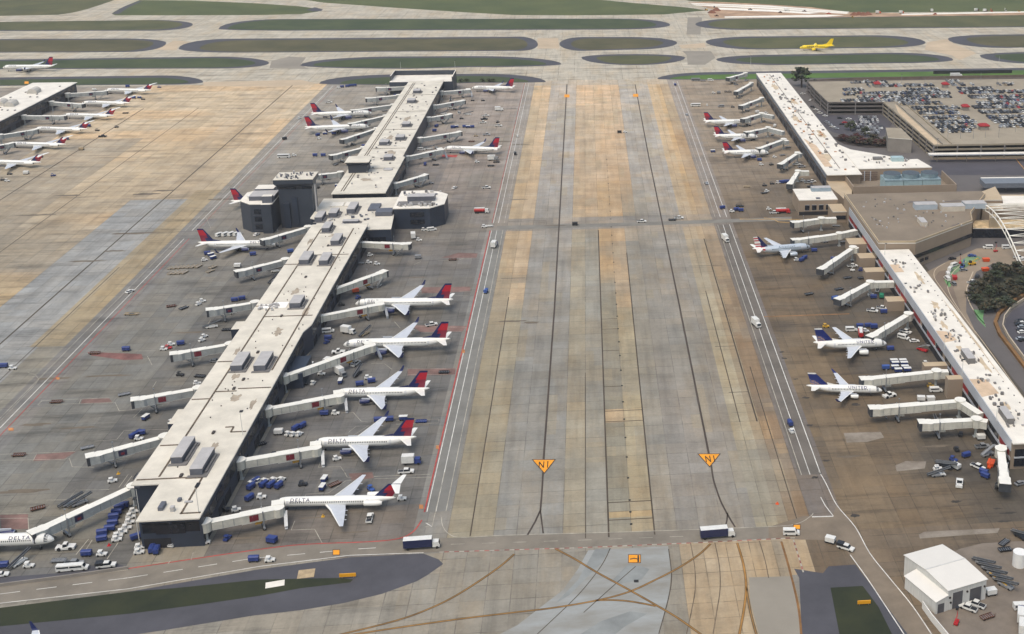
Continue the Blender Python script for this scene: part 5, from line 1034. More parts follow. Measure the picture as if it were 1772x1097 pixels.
BT = [([(1736,770),(1732,777),(1739,829)],None,0,1),([(1709,729),(1690,725.5),(1602,728)],None,0,1),([(1697,716),(1661.5,693),(1516,701.5)],None,0,1),([(1641,642),(1620.7,642),(1500,651.5)],None,0,1),([(1577,540),(1572,543),(1510,577)],None,0,1),([(1546.7,487),(1506,488),(1454,513)],None,0,1),([(1485,429.5),(1476,428),(1423,461)],None,0,1),([(1481.7,397.5),(1453,404),(1378,411.5)],None,0,1),([(1447,377),(1421.5,377.7),(1377,382.5)],None,0,1),([(1400,296),(1381,296),(1367.5,315)],None,0,1),([(1386.6,266),(1380,264.6),(1352,281)],0,0,None),([(1362.7,244),(1356,241),(1315,254)],0,0,None),([(1356,227.6),(1329,220.7),(1294.5,227)],0,0,None),([(1338.6,200),(1318,196),(1288,204)],0,0,None),([(1318,169.5),(1284,180.5)],0,0,None),([(1300,143.5),(1275,156)],0,0,None),([(1290,126.5),(1262,132.5)],0,0,None)]
BB = [([(-25,255),(17,247)],0,0,None),([(0,233.6),(58,222.5)],0,0,None),([(41,200),(108,198.5)],0,0,None),([(89,176),(140,178)],0,0,None),([(117,162),(180,156)],0,0,None)]
for L_, side, gname in ((BL,'left side of middle concourse','jet bridges on the left of the middle concourse'),(BR,'right side of middle concourse','jet bridges on the right of the middle concourse'),(BT,'right-hand concourse','jet bridges of the right-hand concourse'),(BB,'far left concourse','jet bridges of the far left concourse')):
    for i, (pts, ad, turn, wh) in enumerate(L_):
        look = ('white' if wh else 'pale grey')+(' jet bridge with poster' if ad is not None else ' jet bridge')
        _, (mx, my) = bridge(pts, f"{look}, {ORDN[i]} from near end, {side}", gname, ad=ad, turn=turn, wall=JW if wh else JG, h=7.3)
        LM.append((f"{ORDN[i]} near-end bridge, {side}", mx, my))
# ------------------------------------------------------------------ vehicles
VW = M('vehicle_white', (216, 216, 211), .4, .08, .8); VN = M('vehicle_navy', (40, 60, 122), .5, .14, .8); VG = M('vehicle_grey', (132, 134, 136), .45, .15, .8); VK = M('vehicle_dark', (40, 42, 46), .45, .2, .8); VR = M('vehicle_red', (178, 34, 38), .4, .1, .8); VY = M('vehicle_yellow', (206, 160, 40), .5, .15, .8); VO = M('vehicle_orange', (216, 84, 32), .5, .12, .8); VB = M('vehicle_blue', (52, 84, 150), .5, .1, .8); VT = M('vehicle_tan', (176, 158, 128), .6, .2, .8); VGN = M('vehicle_green', (30, 128, 96), .5, .1, .8); VS = M('vehicle_silver', (176, 180, 184), .3, .08, .8, metal=.3); VBR = M('rusty_brown', (104, 70, 52), .8, .3, .9); VGL = M('vehicle_glass', (28, 34, 42), .2, 0)
VC = dict(w=VW, n=VN, g=VG, k=VK, r=VR, y=VY, o=VO, b=VB, t=VT, e=VGN, s=VS, x=VBR)
CN = dict(w='white', n='navy', g='grey', k='dark', r='red', y='yellow', o='orange', b='blue', t='tan', e='green', s='silver', x='rusty brown')
def wheels(par, xs, hy, r=.36, w=.26):
    for x in xs:
        for s in (-1, 1): MB().cyl((x, s*hy-w/2, r), (x, s*hy+w/2, r), r, 10).build('wheel', TYRE, par)
def hull(name, par, prof, hw, mats, taper=.86, zt=None):
    "side profile [(x,z)] extruded across the width; verts above zt pulled in"
    mb = MB(); R = []
    for s in (-1, 1): R.append([(x, s*hw*(taper if zt is not None and zz > zt else 1), zz) for x, zz in prof])
    n = len(prof); vs = R[0]+R[1]; fs = [tuple(range(n)), tuple(range(2*n-1, n-1, -1))]+[(i, n+i, n+(i+1) % n, (i+1) % n) for i in range(n)]
    mb.add(vs, fs); return mb.build(name, mats, par)
def v_car(r, m, suv=False):
    h = 1.75 if suv else 1.45
    hull('body', r, [(-2.2,.35),(2.2,.35),(2.25,.75),(1.1,.95),(-1.9,1.0),(-2.25,.8)], .9, m); hull('cabin', r, [(1.0,.93),(.45,h-.08),(-1.2 if not suv else -1.9,h-.06),(-1.85 if not suv else -2.15,.97)], .82, VGL, .84, 1.1)
    hull('roof', r, [(.5,h-.1),(.4,h),(-1.2 if not suv else -1.85,h+.01),(-1.3 if not suv else -2,h-.09)], .7, m); wheels(r, (-1.4, 1.4), .8, .33)
def v_pickup(r, m):
    hull('body', r, [(-2.8,.5),(2.8,.5),(2.8,1.0),(1.5,1.15),(-2.8,1.1)], .98, m); hull('cabin', r, [(1.5,1.13),(.85,1.85),(-.6,1.88),(-.75,1.12)], .9, VGL, .86, 1.3); hull('roof', r, [(.95,1.8),(.85,1.92),(-.65,1.94),(-.7,1.8)], .78, m)
    MB().box(-2.7,-.85,-.85,.85,1.11,1.13,0).build('bed', VK, r); wheels(r, (-1.75, 1.8), .86, .4)
def v_darkbed(r, m):
    v_pickup(r, m); MB().box(-3.0,-.8,-1,1,1.14,2.1,0).build('cargo_cover', VK, r)
def v_van(r, m):
    hull('body', r, [(-2.7,.4),(2.7,.4),(2.75,1.0),(1.9,1.25),(1.3,2.15),(-2.7,2.2)], .98, m, .9, 1.5); MB().box(-2.4,1.1,-1.0,1.0,1.35,1.85,0).build('window_band', VGL, r); hull('windscreen', r, [(1.93,1.27),(1.42,2.02),(1.36,2.0),(1.8,1.27)], .86, VGL, .9, 1.5); wheels(r, (-1.7, 1.7), .86, .36)
def v_minibus(r, m):
    hull('body', r, [(-4.2,.5),(4.2,.5),(4.3,1.3),(3.8,2.7),(-4.2,2.75)], 1.15, m, .94, 2.2); MB().box(-4.0,3.5,-1.17,1.17,1.5,2.2,0).build('window_band', VGL, r); wheels(r, (-2.7, 2.7), 1.02, .45)
def v_box(r, m, bm=None, bl=4.4):
    bm = bm or VW
    MB().box(-bl/2-1.4,bl/2-1.4,-1.25,1.25,.95,3.7,0,1).build('cargo_box', [bm, VW], r); hull('cab', r, [(bl/2-1.25,.6),(bl/2+1.0,.6),(bl/2+1.05,1.4),(bl/2+.65,2.4),(bl/2-1.25,2.45)], 1.08, m, .92, 1.9); hull('windscreen', r, [(bl/2+1.07,1.42),(bl/2+.72,2.3),(bl/2+.66,2.3),(bl/2+1.0,1.4)], .95, VGL); MB().box(-bl/2-1.3,bl/2+.9,-.5,.5,.5,.94,0).build('chassis', VK, r); wheels(r, (-bl/2, bl/2+.2), 1.0, .48, .35)
def v_truck(r, m): v_box(r, VW, M('truck_dark_navy', (30, 38, 76), .5, .12, .8) if m is VN else m, 9.0)
def v_tank(r, m):
    MB().cyl((-4.2,0,2.1),(2.0,0,2.1),1.15,14,0).box(-4.2,2,-.7,.7,3.15,3.4,1).build('tank', [VR, VW], r); hull('cab', r, [(2.2,.6),(4.4,.6),(4.45,1.5),(4.0,2.7),(2.2,2.75)], 1.15, m, .92, 1.9); MB().box(3.9,4.47,-1,1,1.6,2.4,0).build('windscreen', VGL, r); MB().box(-4,4,-.5,.5,.5,.94,0).build('chassis', VK, r); wheels(r, (-3.2,-2,3.2), 1.05, .5, .35)
def v_tug(r, m):
    hull('body', r, [(-1.5,.3),(1.5,.3),(1.55,.8),(.4,.95),(-.1,.75),(-1.5,.95)], .75, m); MB().box(-1.1,.2,-.7,.7,1.75,1.85,0).build('canopy', m, r)
    mb = MB()
    for x in (-1.0,.1):
        for y in (-.62,.62): mb.cbox(x, y, .08, .08, .8, 1.75)
    mb.build('canopy_frame', VK, r); wheels(r, (-1.0, 1.0), .68, .34)
def v_push(r, m):
    hull('body', r, [(-2.8,.35),(2.8,.35),(2.85,1.1),(.8,1.25),(-.4,1.0),(-2.8,1.2)], 1.2, m); hull('cab', r, [(.7,1.2),(.5,2.1),(-.5,2.1),(-.7,1.0)], .9, VGL, .9, 1.5); MB().box(-.6,.6,-.85,.85,2.1,2.2).build('roof', m, r); wheels(r, (-1.7, 1.7), 1.12, .6, .4)
def v_cart(r, m):
    MB().box(-1.6,1.6,-.8,.8,.5,.62,0).build('deck', VK, r); mb = MB().box(-1.55,1.55,-.78,.78,.64,1.9,0).ring([[(-1.65,-.85,1.9),(1.65,-.85,1.9),(1.65,.85,1.9),(-1.65,.85,1.9)],[(-1.6,-.4,2.15),(1.6,-.4,2.15),(1.6,.4,2.15),(-1.6,.4,2.15)]],1); mb.build('curtain', [m, m], r); MB().beam((1.6,0,.45),(2.5,0,.4),.12,.1).build('tow_bar', VK, r); wheels(r, (-1.1, 1.1), .68, .26, .2)
def v_wcart(r, m):
    MB().box(-1.6,1.6,-.8,.8,.5,.62,0).build('deck', VK, r); MB().box(-1.5,1.5,-.72,.72,.64,1.8,0).build('curtain', VN, r); MB().box(-1.65,1.65,-.85,.85,1.82,1.95,0).build('roof', VW, r); MB().beam((1.6,0,.45),(2.5,0,.4),.12,.1).build('tow_bar', VK, r); wheels(r, (-1.1, 1.1), .68, .26, .2)
def v_cont(r, m):
    MB().box(-1.7,1.7,-1.1,1.1,.5,.65,0).build('deck', VK, r); MB().ring([[(-1.5,-1,.66),(1.5,-1,.66),(1.5,1,.66),(-1.5,1,.66)],[(-1.6,-1,1.1),(1.6,-1,1.1),(1.6,1,1.1),(-1.6,1,1.1)],[(-1.6,-1,2.2),(1.6,-1,2.2),(1.6,1,2.2),(-1.6,1,2.2)]],0).build('container', m, r); wheels(r, (-1.1, 1.1), .85, .26, .2)
def v_dolly(r, m):
    mb = MB().box(-2.2,2.2,-.95,.95,.45,.58,0)
    for i in range(6): mb.cyl((-1.9+i*.75,-.85,.66),(-1.9+i*.75,.85,.66),.09,6,1)
    for y in (-.97,.97): mb.box(-2.2,2.2,y-.04,y+.04,.58,.85,0)
    mb.build('roller_deck', [m, STEEL], r); MB().beam((2.2,0,.4),(3.3,0,.35),.1,.1).build('tow_bar', m, r); wheels(r, (-1.5, 1.5), .75, .26, .2)
def v_loader(r, m):
    hull('body', r, [(-2.6,.4),(2.4,.4),(2.4,.8),(.6,1.0),(-2.6,.9)], .95, m); mb = MB().beam((-4.2,-.1,.7),(4.2,-.1,2.9),.9,.25,0); 
    for s in (-1,1): mb.beam((-4.2,-.1+s*.5,.95),(4.2,-.1+s*.5,3.15),.06,.35,1)
    mb.build('belt', [VK, STEEL], r); MB().cyl((1.6,-.1,.8),(1.6,-.1,2.1),.12,6).build('lift_arm', STEEL, r); wheels(r, (-1.7, 1.5), .85, .36)
def v_stair(r, m):
    hull('body', r, [(-2.6,.4),(2.4,.4),(2.4,1.2),(-2.6,.9)], .95, m); mb = MB().beam((-2.6,0,.9),(2.2,0,3.6),1.3,.2,0); 
    for s in (-1,1): mb.beam((-2.6,s*.65,1.1),(2.2,s*.65,4.6),.08,.1,1)
    mb.build('steps', [VG, STEEL], r); MB().box(2.2,3.6,-.75,.75,3.5,3.7,0).build('platform', VG, r); wheels(r, (-1.7, 1.6), .85, .36)
def v_lift(r, m):
    MB().box(-1.2,1.2,-.6,.6,.3,.9,0).build('base', m, r); MB().cyl((-.8,0,.9),(.6,0,3.2),.12,6,0).cyl((.6,0,3.2),(-.2,0,5.2),.1,6,0).build('boom', m, r); MB().box(-.7,.3,-.4,.4,5.1,6,0).build('basket', VK, r); wheels(r, (-.8, .8), .6, .3, .2)
def v_bin(r, m):
    MB().ring([[(-1.6,-1,.2),(1.6,-1,.2),(1.6,1,.2),(-1.6,1,.2)],[(-1.9,-1.2,1.7),(1.9,-1.2,1.7),(1.9,1.2,1.7),(-1.9,1.2,1.7)]],0).build('tub', m, r); MB().box(-1.95,1.95,-1.25,1.25,1.7,1.85).build('rim', m, r)
def v_pump(r, m):
    hull('body', r, [(-2,.5),(2,.5),(2,1.4),(-.2,1.5),(-2,1.1)], .9, m); MB().beam((-.6,0,1.5),(3.4,0,3.4),.35,.3,0).beam((3.4,0,3.4),(4.6,0,1.0),.3,.25,0).build('boom', m, r); hull('cab', r, [(-1.6,1.1),(-.3,1.5),(-.4,2.5),(-1.5,2.5)], .7, VGL); wheels(r, (-1.4,1.4), .9, .5, .4)
VK_ = dict(car=(v_car,'parked_car','car'), suv=(lambda r, m: v_car(r, m, True),'parked_car','car'), pick=(v_pickup,'pickup_truck','pickup truck'), dbed=(v_darkbed,'pickup_truck','covered pickup'), van=(v_van,'van','van'), bus=(v_minibus,'minibus','minibus'), box=(v_box,'box_truck','box truck'), trk=(v_truck,'cargo_truck','long cargo truck'), tank=(v_tank,'fuel_tanker','fuel tanker'), tug=(v_tug,'baggage_tug','baggage tug'), push=(v_push,'pushback_tractor','pushback tractor'), cart=(v_cart,'baggage_cart','covered baggage cart'), wct=(v_wcart,'baggage_cart','white-roofed baggage cart'), cont=(v_cont,'cargo_dolly','dolly container'), dol=(v_dolly,'equipment_dolly','flat roller dolly'), load=(v_loader,'belt_loader','belt loader'), stair=(v_stair,'boarding_stairs','boarding stairs'), lift=(v_lift,'boom_lift','boom lift'), bin=(v_bin,'skip_bin','skip bin'), pump=(v_pump,'digger','digger'))
VP = {}
VEH = []
def vehicle(kind, col, px, py, hd, label=None):
    k = (kind, col); f, nm, cat = VK_[kind]
    if k not in VP:
        r = empty(nm, (0, 0, 0)); f(r, VC[col]); VP[k] = r; o = r
    else: o = copy_tree(VP[k])
    x, y = g(px, py, .8); o.location = (x, y, 0); o.rotation_euler = (0, 0, math.radians(hd))
    o['category'] = {'covered baggage cart':'baggage cart','white-roofed baggage cart':'baggage cart','dolly container':'cargo dolly','flat roller dolly':'dolly','covered pickup':'pickup truck','long cargo truck':'truck','boarding stairs':'stairs'}.get(cat, cat)
    VEH.append([o, (f"{CN[col]} {cat}" if kind != "wct" else cat), x, y, label]); return o
def vs(region, rows):
    for row in rows.strip().split('\n'):
        for it in row.split(';'):
            t = it.split()
            if len(t) < 5: continue
            px, py = zp(region, float(t[2]), float(t[3])); vehicle(t[0], t[1], px, py, float(t[4]))
vs('m', '''tug w 905 262 15;tug w 885 297 15;tug w 877 335 15;tug w 857 373 15;tug w 827 402 20;tug w 797 428 20;tug w 790 452 15
cart n 810 240 5;cart n 792 272 5;cart n 772 302 5;cart n 765 345 5;cart n 745 382 8;cart n 692 410 10;cart n 690 452 12;cart n 840 225 5
push w 445 505 3;cart n 587 552 0;tug w 690 550 0;pick g 500 615 0;van w 447 652 3;van w 535 645 3;dbed w 720 628 5
load w 130 605 65;cart n 20 632 5;tug w 195 628 0;car w 4 690 10;dol x 255 238 25;dol g 395 592 0
cart n 920 440 35;cart n 1030 525 95;cart n 1062 532 95;tug w 945 505 10;tug w 942 537 10;stair w 1180 470 80;tug w 1390 470 10;tug n 1540 442 75;load g 480 205 40;load g 540 205 40
wct n 1715 72 60;cart n 1690 175 60;cart n 1700 100 65;cart n 1720 590 0;tug w 1600 250 20;pick k 1500 255 10''')
vs('n', '''cart n 62 85 65;cart n 112 88 65;cart n 165 92 65;cart n 8 62 60;tug w 72 57 65;tug w 132 50 65;tug w 185 48 65;tug w 28 58 65;tug w 48 163 5
wct n 462 105 80;wct n 475 50 80;dol x 545 75 40;tug b 790 110 -50;pick w 782 308 92;tug w 1000 175 5;cont n 120 462 -20;trk n 1140 498 2;tug w 105 590 5''')
vs('j', '''pick w 1200 82 20;van w 500 127 10;box w 640 135 -25;load t 750 142 60;push w 570 268 0;van w 355 345 0;box g 588 420 -52;load k 700 412 75;cart n 715 487 10;cart n 795 467 15;tug w 772 442 10
tug w 455 415 0;tug w 398 478 80;tug k 338 482 10;cart n 475 687 0;tug w 550 682 0;cart n 280 788 62;cart n 325 770 62;tug w 230 822 62;tug w 266 826 62;tug w 305 824 62;cont w 165 815 0
cart n 840 732 0;cart n 916 727 5;dol n 1130 735 0;cont t 1032 785 0;tug w 560 990 20;box n 1070 1015 0;pick w 1028 1078 3;dol k 40 890 30;dol k 1285 402 0;wct n 1010 720 0;cart n 500 175 0;tug n 490 200 70''')
vs('f', '''box t 1312 545 100;tug w 1352 566 0;van w 1438 497 20;tug w 1385 497 10;tug w 1020 668 20;tug w 1012 718 0;tug w 1066 728 0;dol g 950 722 0;cont g 1345 687 0;dol x 1580 697 0
cont o 922 915 20;tug n 938 955 70;tug k 826 1004 20;cart b 480 645 20;tank w 1775 378 0;tug w 1795 475 0;car w 250 528 70;car w 1592 212 70''')
vs('e', '''van w 1490 533 60;van w 1532 530 60;van w 1572 528 60;van w 1610 528 60;wct n 1430 670 40;cart n 1405 660 20;wct n 1445 690 50;tug w 1385 702 30;cart n 1715 665 15;car w 880 914 60;tug w 1345 1000 60;tug w 1372 980 20;dol k 1245 1025 55;dol x 1160 1012 20;dol t 875 1065 0;dol t 905 1065 0;cont w 1610 745 0;cart n 1640 965 20;cart n 1590 975 10
dol t 1160 752 70;dol t 1190 750 70;dol t 1220 748 70;dol t 1250 745 70;dol t 1280 745 70;dol t 1310 743 70;dol t 1345 742 70;dol t 1160 788 70;dol t 1190 786 70;dol t 1220 785 70;dol t 1250 783 70;dol t 1425 775 60;dol t 1442 748 60
tug k 65 118 0;cont w 177 115 0;tug k 20 158 0;tug w 48 165 0;tug n 360 128 20''')
vs('i', '''dol x 640 272 0;cart n 855 252 0;tug w 1110 247 0;tug r 1140 238 0;cart n 1225 212 10;tug w 1385 162 50;tug w 1368 188 50;dol x 380 602 0;dol x 125 962 0;dol g 840 552 25;dol g 590 912 25;cart n 905 840 60;cart n 930 825 60;cart n 955 820 10;tug w 940 853 0;tug w 1165 742 60;tug w 1335 480 20;cart n 25 365 0;tug w 85 376 0;car g 1458 327 0;tug w 1160 215 20''')
vs('g', '''box g 90 22 0;dol k 75 62 0;pick w 45 212 5;cart k 646 461 0;pick w 1098 441 0;pick w 1350 417 0;dol k 1305 428 0;box w 1668 568 -75;box n 100 605 80;cart b 42 918 78;car s 1537 181 100;cart n 1645 350 20;tug w 1710 372 0;cart n 1740 362 10;tug k 1752 335 0;dol w 62 470 0''')
vs('k', '''box w 1680 85 -74''')
vs('o', '''trk n 1420 425 3''')
vs('l', '''cart n 178 755 98;tug w 186 803 98;tug y 420 92 0;van w 592 118 0;cart n 650 95 0;cart n 705 92 0;cont n 745 100 0;tank w 655 148 80;car w 972 140 40;car w 1020 192 0;cart n 856 248 0
wct w 880 335 0;wct w 940 335 0;wct w 890 352 0;wct w 950 352 0;wct w 888 377 0;wct w 955 377 0;wct w 910 397 0;wct w 972 392 0;cart b 825 377 0;stair r 1075 252 -50;tug w 1100 345 0;dol t 1140 372 0;push w 850 562 20;van w 1165 527 0;tug y 1130 497 0;cont w 1065 590 -10;cont w 1130 592 0
cont w 1470 850 0;pick g 1480 907 5;cart n 1370 970 20;load k 1230 1035 -45;cont w 1302 1048 -55;pick w 1450 1045 -50;cart n 1490 1085 -45;lift o 1530 1042 60;tug w 1180 1055 0;pick w 960 130 -40;van w 945 170 -40;tug w 690 125 0''')
vs('q', '''push w 1325 72 70;van w 185 407 -5;dbed w 555 508 -36;cont w 450 462 -30;pick w 1385 915 140;pick w 1440 892 140;lift r 1305 1012 60;cont w 1538 815 10;dol x 1515 972 20;dol k 1635 518 5;load k 1745 432 -60;dol k 1630 470 40;box b 1745 975 70;van w 1750 912 0;load g 1180 12 5;cart n 1500 25 -50;box n 1755 1050 70''')
vs('c', '''cart k 752 895 0;tug w 790 892 0;bus w 1268 715 180;tug w 1345 712 90;van g 1440 720 180;car s 1207 775 100;cart n 1130 575 100;tug w 60 922 100;cart k 45 1042 100;tug w 1390 628 0;cont g 1425 628 0;tug k 1475 620 0;tug k 1500 620 0;bus g 1270 543 0;dol g 1320 545 0;van w 1370 543 0;tug k 1520 722 0;wct k 1385 1025 10''')
vs('b', '''cart n 595 588 20;cart n 630 585 20;cart n 655 580 20;cart n 680 578 20;tug w 572 592 0;pick w 505 692 5;tug w 305 800 60;cart k 205 940 50;bus w 200 1062 0;tug w 270 1050 0;cart n 412 1052 0;cart n 468 1052 0;cart n 430 915 50;tug w 440 935 0;wct n 480 905 10
box w 1662 745 0;tug k 1480 678 0;tug k 1550 678 0;load w 1450 772 -10;tug k 1405 800 0;pick w 1568 782 10;pick k 1558 805 10;pick w 1550 828 10;tug k 1650 825 60;pick w 1655 850 0;cart n 1345 862 10;wct n 1370 858 10;cart n 1425 858 10;wct n 1448 860 10;cart n 1478 860 10;cart n 1235 855 60;cart n 1222 885 0;pick s 1575 910 0;tug t 1503 917 0;dol x 1472 955 0;box g 1625 1078 0;van w 1132 1012 0;dol k 1640 1095 0;tug w 1510 1095 0;cart n 600 890 0;cart n 540 905 0;wct n 480 790 0''')
vs('a', '''cart n 905 662 0;wct w 945 660 0;tug k 970 670 0;cart n 600 853 0;tug k 790 858 20;tug k 660 880 0;pick k 695 922 0;cont t 552 1010 0;cart n 450 940 0;tug k 275 1060 0;cart n 865 585 0;tug n 1080 588 0;dol k 850 763 0;cart w 640 610 0;tug w 655 690 0;dol k 740 630 0''')
def vz(ox, oy, sc, rows):
    for row in rows.strip().split('\n'):
        for it in row.split(';'):
            t = it.split()
            if len(t) >= 5: vehicle(t[0], t[1], ox+float(t[2])/sc, oy+float(t[3])/sc, float(t[4]))
vz(1280, 240, 7.315, '''pick w 435 932 5;tank r 545 928 0;cart n 530 550 0;cart n 565 545 0;cart n 600 542 0;tug w 487 552 0;tug k 410 562 0;tug k 315 585 0;dol k 310 680 20;tug w 345 660 20;cart n 15 905 0;tug k 20 845 0;tug w 440 228 0;cart n 250 268 0;tug w 272 322 0;tug k 402 322 20;pick w 720 320 0;pick s 785 350 10;pick s 870 548 0;pick w 915 538 10;pick k 905 600 10;pick s 915 635 10;dol t 90 598 0;tug w 800 525 0;tug w 370 885 0''')
vz(1322, 270, 3.917, '''cart n 275 690 40;cart n 255 705 40;tug w 222 700 20;cart n 340 640 0;pick w 600 742 5;tug n 660 770 0;tug n 690 808 0;dol k 665 822 10;cont e 797 952 80;cart n 742 955 0;tug w 725 935 0;pick w 735 1045 -20;pick w 800 1028 -20;cart n 812 1055 0;cart b 480 965 20;dol k 508 897 20;dol k 305 930 20;lift w 600 770 0
car k 1277 692 20;van w 1292 737 35;van w 1262 766 60;van w 1246 800 80;van w 1242 830 95;bin r 1292 825 80;suv g 1284 862 100;car g 1352 768 10;bin o 1505 705 0;bin o 1500 770 10;pump y 1410 728 10;suv k 1446 812 60;pick w 1412 852 20;van w 1518 618 175;van w 1645 618 0;pick w 1725 685 -20;car w 1748 700 -20;suv k 1718 742 10;car b 1410 672 0;lift r 1570 640 20;lift r 1330 720 60;pump b 1345 745 60''')
vz(1600, 680, 6.093, '''load w 150 852 5;tug w 135 795 0;tug n 305 695 -40;load k 230 770 -45;stair g 665 640 20;bin o 700 745 60;car g 1010 945 20''')
vz(1380, 120, 7.315, '''car s 372 662 -35;car s 405 690 -35;car w 443 720 -35;car s 490 742 -35;car r 600 668 10;car k 535 612 0;car w 650 622 0;car k 560 690 0;suv k 1245 800 0;car w 1280 795 0;suv s 1305 812 0;suv w 285 548 -35;car w 350 582 -30;car k 195 470 -55;car w 232 505 -45;car w 165 385 60;car w 68 305 0;car w 950 880 60;car w 732 875 0''')
def park_lot():
    cs = 'kwsgkgskgk'
    for j, (y, x0, x1) in enumerate(((598,780,1050),(632,800,1040),(660,720,1030),(690,740,990),(720,740,1080),(740,740,1090),(770,760,1060),(795,870,1080))):
        x = x0
        while x < x1: vehicle('car', random.choice(cs), 1380+x/7.315, 120+y/7.315, 80+random.uniform(-6,6), 'LOT'); x += 30+random.choice([0, 0, 0, 0, 30])
    for (x, y) in ((1728+322,0),):
        pass
    for (x, y, a) in ((1430,100,20),(1445,130,20),(1410,150,0),(1440,180,10),(1425,215,15),(1440,245,15),(1370,110,60),(1420,330,10),(1450,345,10)):
        vehicle('car', random.choice('wswk'), 1572+x/7.315, 540+y/7.315, a, 'SUNK')
park_lot()
LM += [('the white hangar', 108, 300), ('the left end of the front service road', -100, 352), ('the right end of the front service road', 60, 345), ('the road junction near the hangar', 78, 345), ('the crossing road mid-apron', 10, 673), ('the far apron lanes', 10, 900), ('the curved drop-off road', 205, 560), ('the dark terminal front by the arch', 240, 600), ('the blue patch lane at far left', -275, 440), ('the far left apron edge', -330, 860), ('the right apron road', 76, 560), ('the right apron road, farther stretch', 76, 760), ('the far right apron road', 76, 950), ('the small tan block', 118, 690), ('the lot below the parking deck', 205, 890), ('the road right of the near concourse', -56, 520), ('the road right of the far concourse', -56, 800), ('the left apron road', -228, 590), ('the far left apron road', -228, 900), ('the near dark end of the middle concourse', -137, 345)]
def label_vehicles():
    by = {}
    for v in VEH:
        o, d, x, y, lab = v
        if lab == 'LOT': o['label'] = f"{d.split()[0]} car in the dark sunken lot below the parking deck"; o['group'] = 'cars in the lot below the deck'; continue
        if lab == 'SUNK': o['label'] = f"{d.split()[0]} car parked in the curved sunken car park at the right edge"; o['group'] = 'cars in the sunken car park'; continue
        ph = min(LM, key=lambda l: (l[1]-x)**2+(l[2]-y)**2)[0]; by.setdefault((d, ph), []).append(o)
    for (d, ph), os_ in by.items():
        base = f"{d} near {ph}"
        if len(os_) == 1: os_[0]['label'] = base; continue
        os_.sort(key=lambda o: -o.location.y)
        for i, o in enumerate(os_):
            far = ['farthest', 'second farthest', 'third farthest', 'fourth farthest', 'fifth farthest', 'sixth farthest', 'seventh farthest', 'eighth farthest', 'ninth farthest', 'tenth farthest', 'eleventh farthest', 'twelfth farthest', 'thirteenth farthest', 'fourteenth farthest']
            o['label'] = (('nearest ' if i == len(os_)-1 else far[i]+' ')+base).replace('bridge ', 'bridge ')
        for o in os_: o['group'] = d+'s on the apron'
def gate_clutter():
    rr = random.Random(77)
    for j, (ph, mx, my) in enumerate(LM[:44]):
        right = ', right side' in ph; t = 'right-hand' in ph; side = 1 if right else -1
        wx = -125. if right else (149. if t else -155.5)
        for k in range(3):
            x = wx+side*rr.uniform(5, 22); y = my+rr.choice([-1, 1])*rr.uniform(7, 15)
            if y < 380 or (640 < y < 715 and not t) or (t and 660 < y < 735): continue
            if any((v[2]-x)**2+(v[3]-y)**2 < 30 for v in VEH): continue
            kd, c = rr.choice([('tug','w'),('tug','k'),('cart','n'),('wct','n'),('dol','g'),('cont','w'),('dol','k'),('load','w'),('pick','w'),('tug','g')])
            o = vehicle(kd, c, 886, 700, rr.choice([0, 90, 70, 20, -15])); o.location = (x, y, 0); VEH[-1][2:4] = [x, y]
gate_clutter()
label_vehicles()
# ------------------------------------------------------------------ cars on the deck roof
CARC = [('white', VW, 18), ('silver', VS, 16), ('grey', VG, 22), ('dark', VK, 50), ('red', VR, 2.5), ('blue', M('car_blue', (44,62,104), .35, .08, 1), 5), ('tan', VT, 3)]
def small_car(mb=None, x=0, y=0, zz=0, fl=1, k=1., suv=False):
    mb = mb or MB(); h = (1.75 if suv else 1.45)*k
    def sec(pr, hw, top, m):
        vs = []
        for s in (-1, 1): vs += [(x+s*hw*(.84 if q > top else 1), y+fl*p, zz+q) for p, q in pr]
        n = len(pr); fs = [tuple(range(n)), tuple(range(2*n-1, n-1, -1))]+[(i, n+i, n+(i+1) % n, (i+1) % n) for i in range(n)]
        if fl < 0: fs = [f[::-1] for f in fs]
        mb.add(vs, fs, m)
    sec([(-2.2,.3),(2.2,.3),(2.25,.75),(1.1,.95),(-1.9,1.0),(-2.25,.8)], .9, 9, 0); sec([(1.0,.93),(.45,h-.08),(-1.3,h-.06),(-1.9,.97)], .8, 1.1, 1); sec([(.5,h-.1),(.42,h),(-1.25,h+.01),(-1.35,h-.09)], .68, 9, 0)
    return mb
CMESH = {}
DROWS = [(226,1622,1696,'left'),(218.5,1621,1695,'left'),(211,1611,1697,'left'),(203,1600,1685,'left'),(194.5,1590,1668,'left'),(186.5,1580,1665,'left'),(178.5,1557,1638,'left'),(173.2,1456,1613,'left'),(167.5,1485,1653,'left'),(161,1459,1650,'left'),(155,1461,1500,'left'),(155,1572,1632,'left'),(147.5,1497,1622,'left'),(141.5,1472,1540,'left'),
 (216.5,1727,1850,'right'),(209,1718,1850,'right'),(201.5,1709,1850,'right'),(192.5,1695,1850,'right'),(184,1683,1850,'right'),(177.5,1691,1850,'right'),(172,1711,1850,'right'),(166.5,1677,1850,'right'),(158.5,1660,1850,'right'),(153,1659,1725,'right'),(146,1647,1692,'right'),(145.5,1728,1763,'right'),(140.7,1640,1665,'right')]
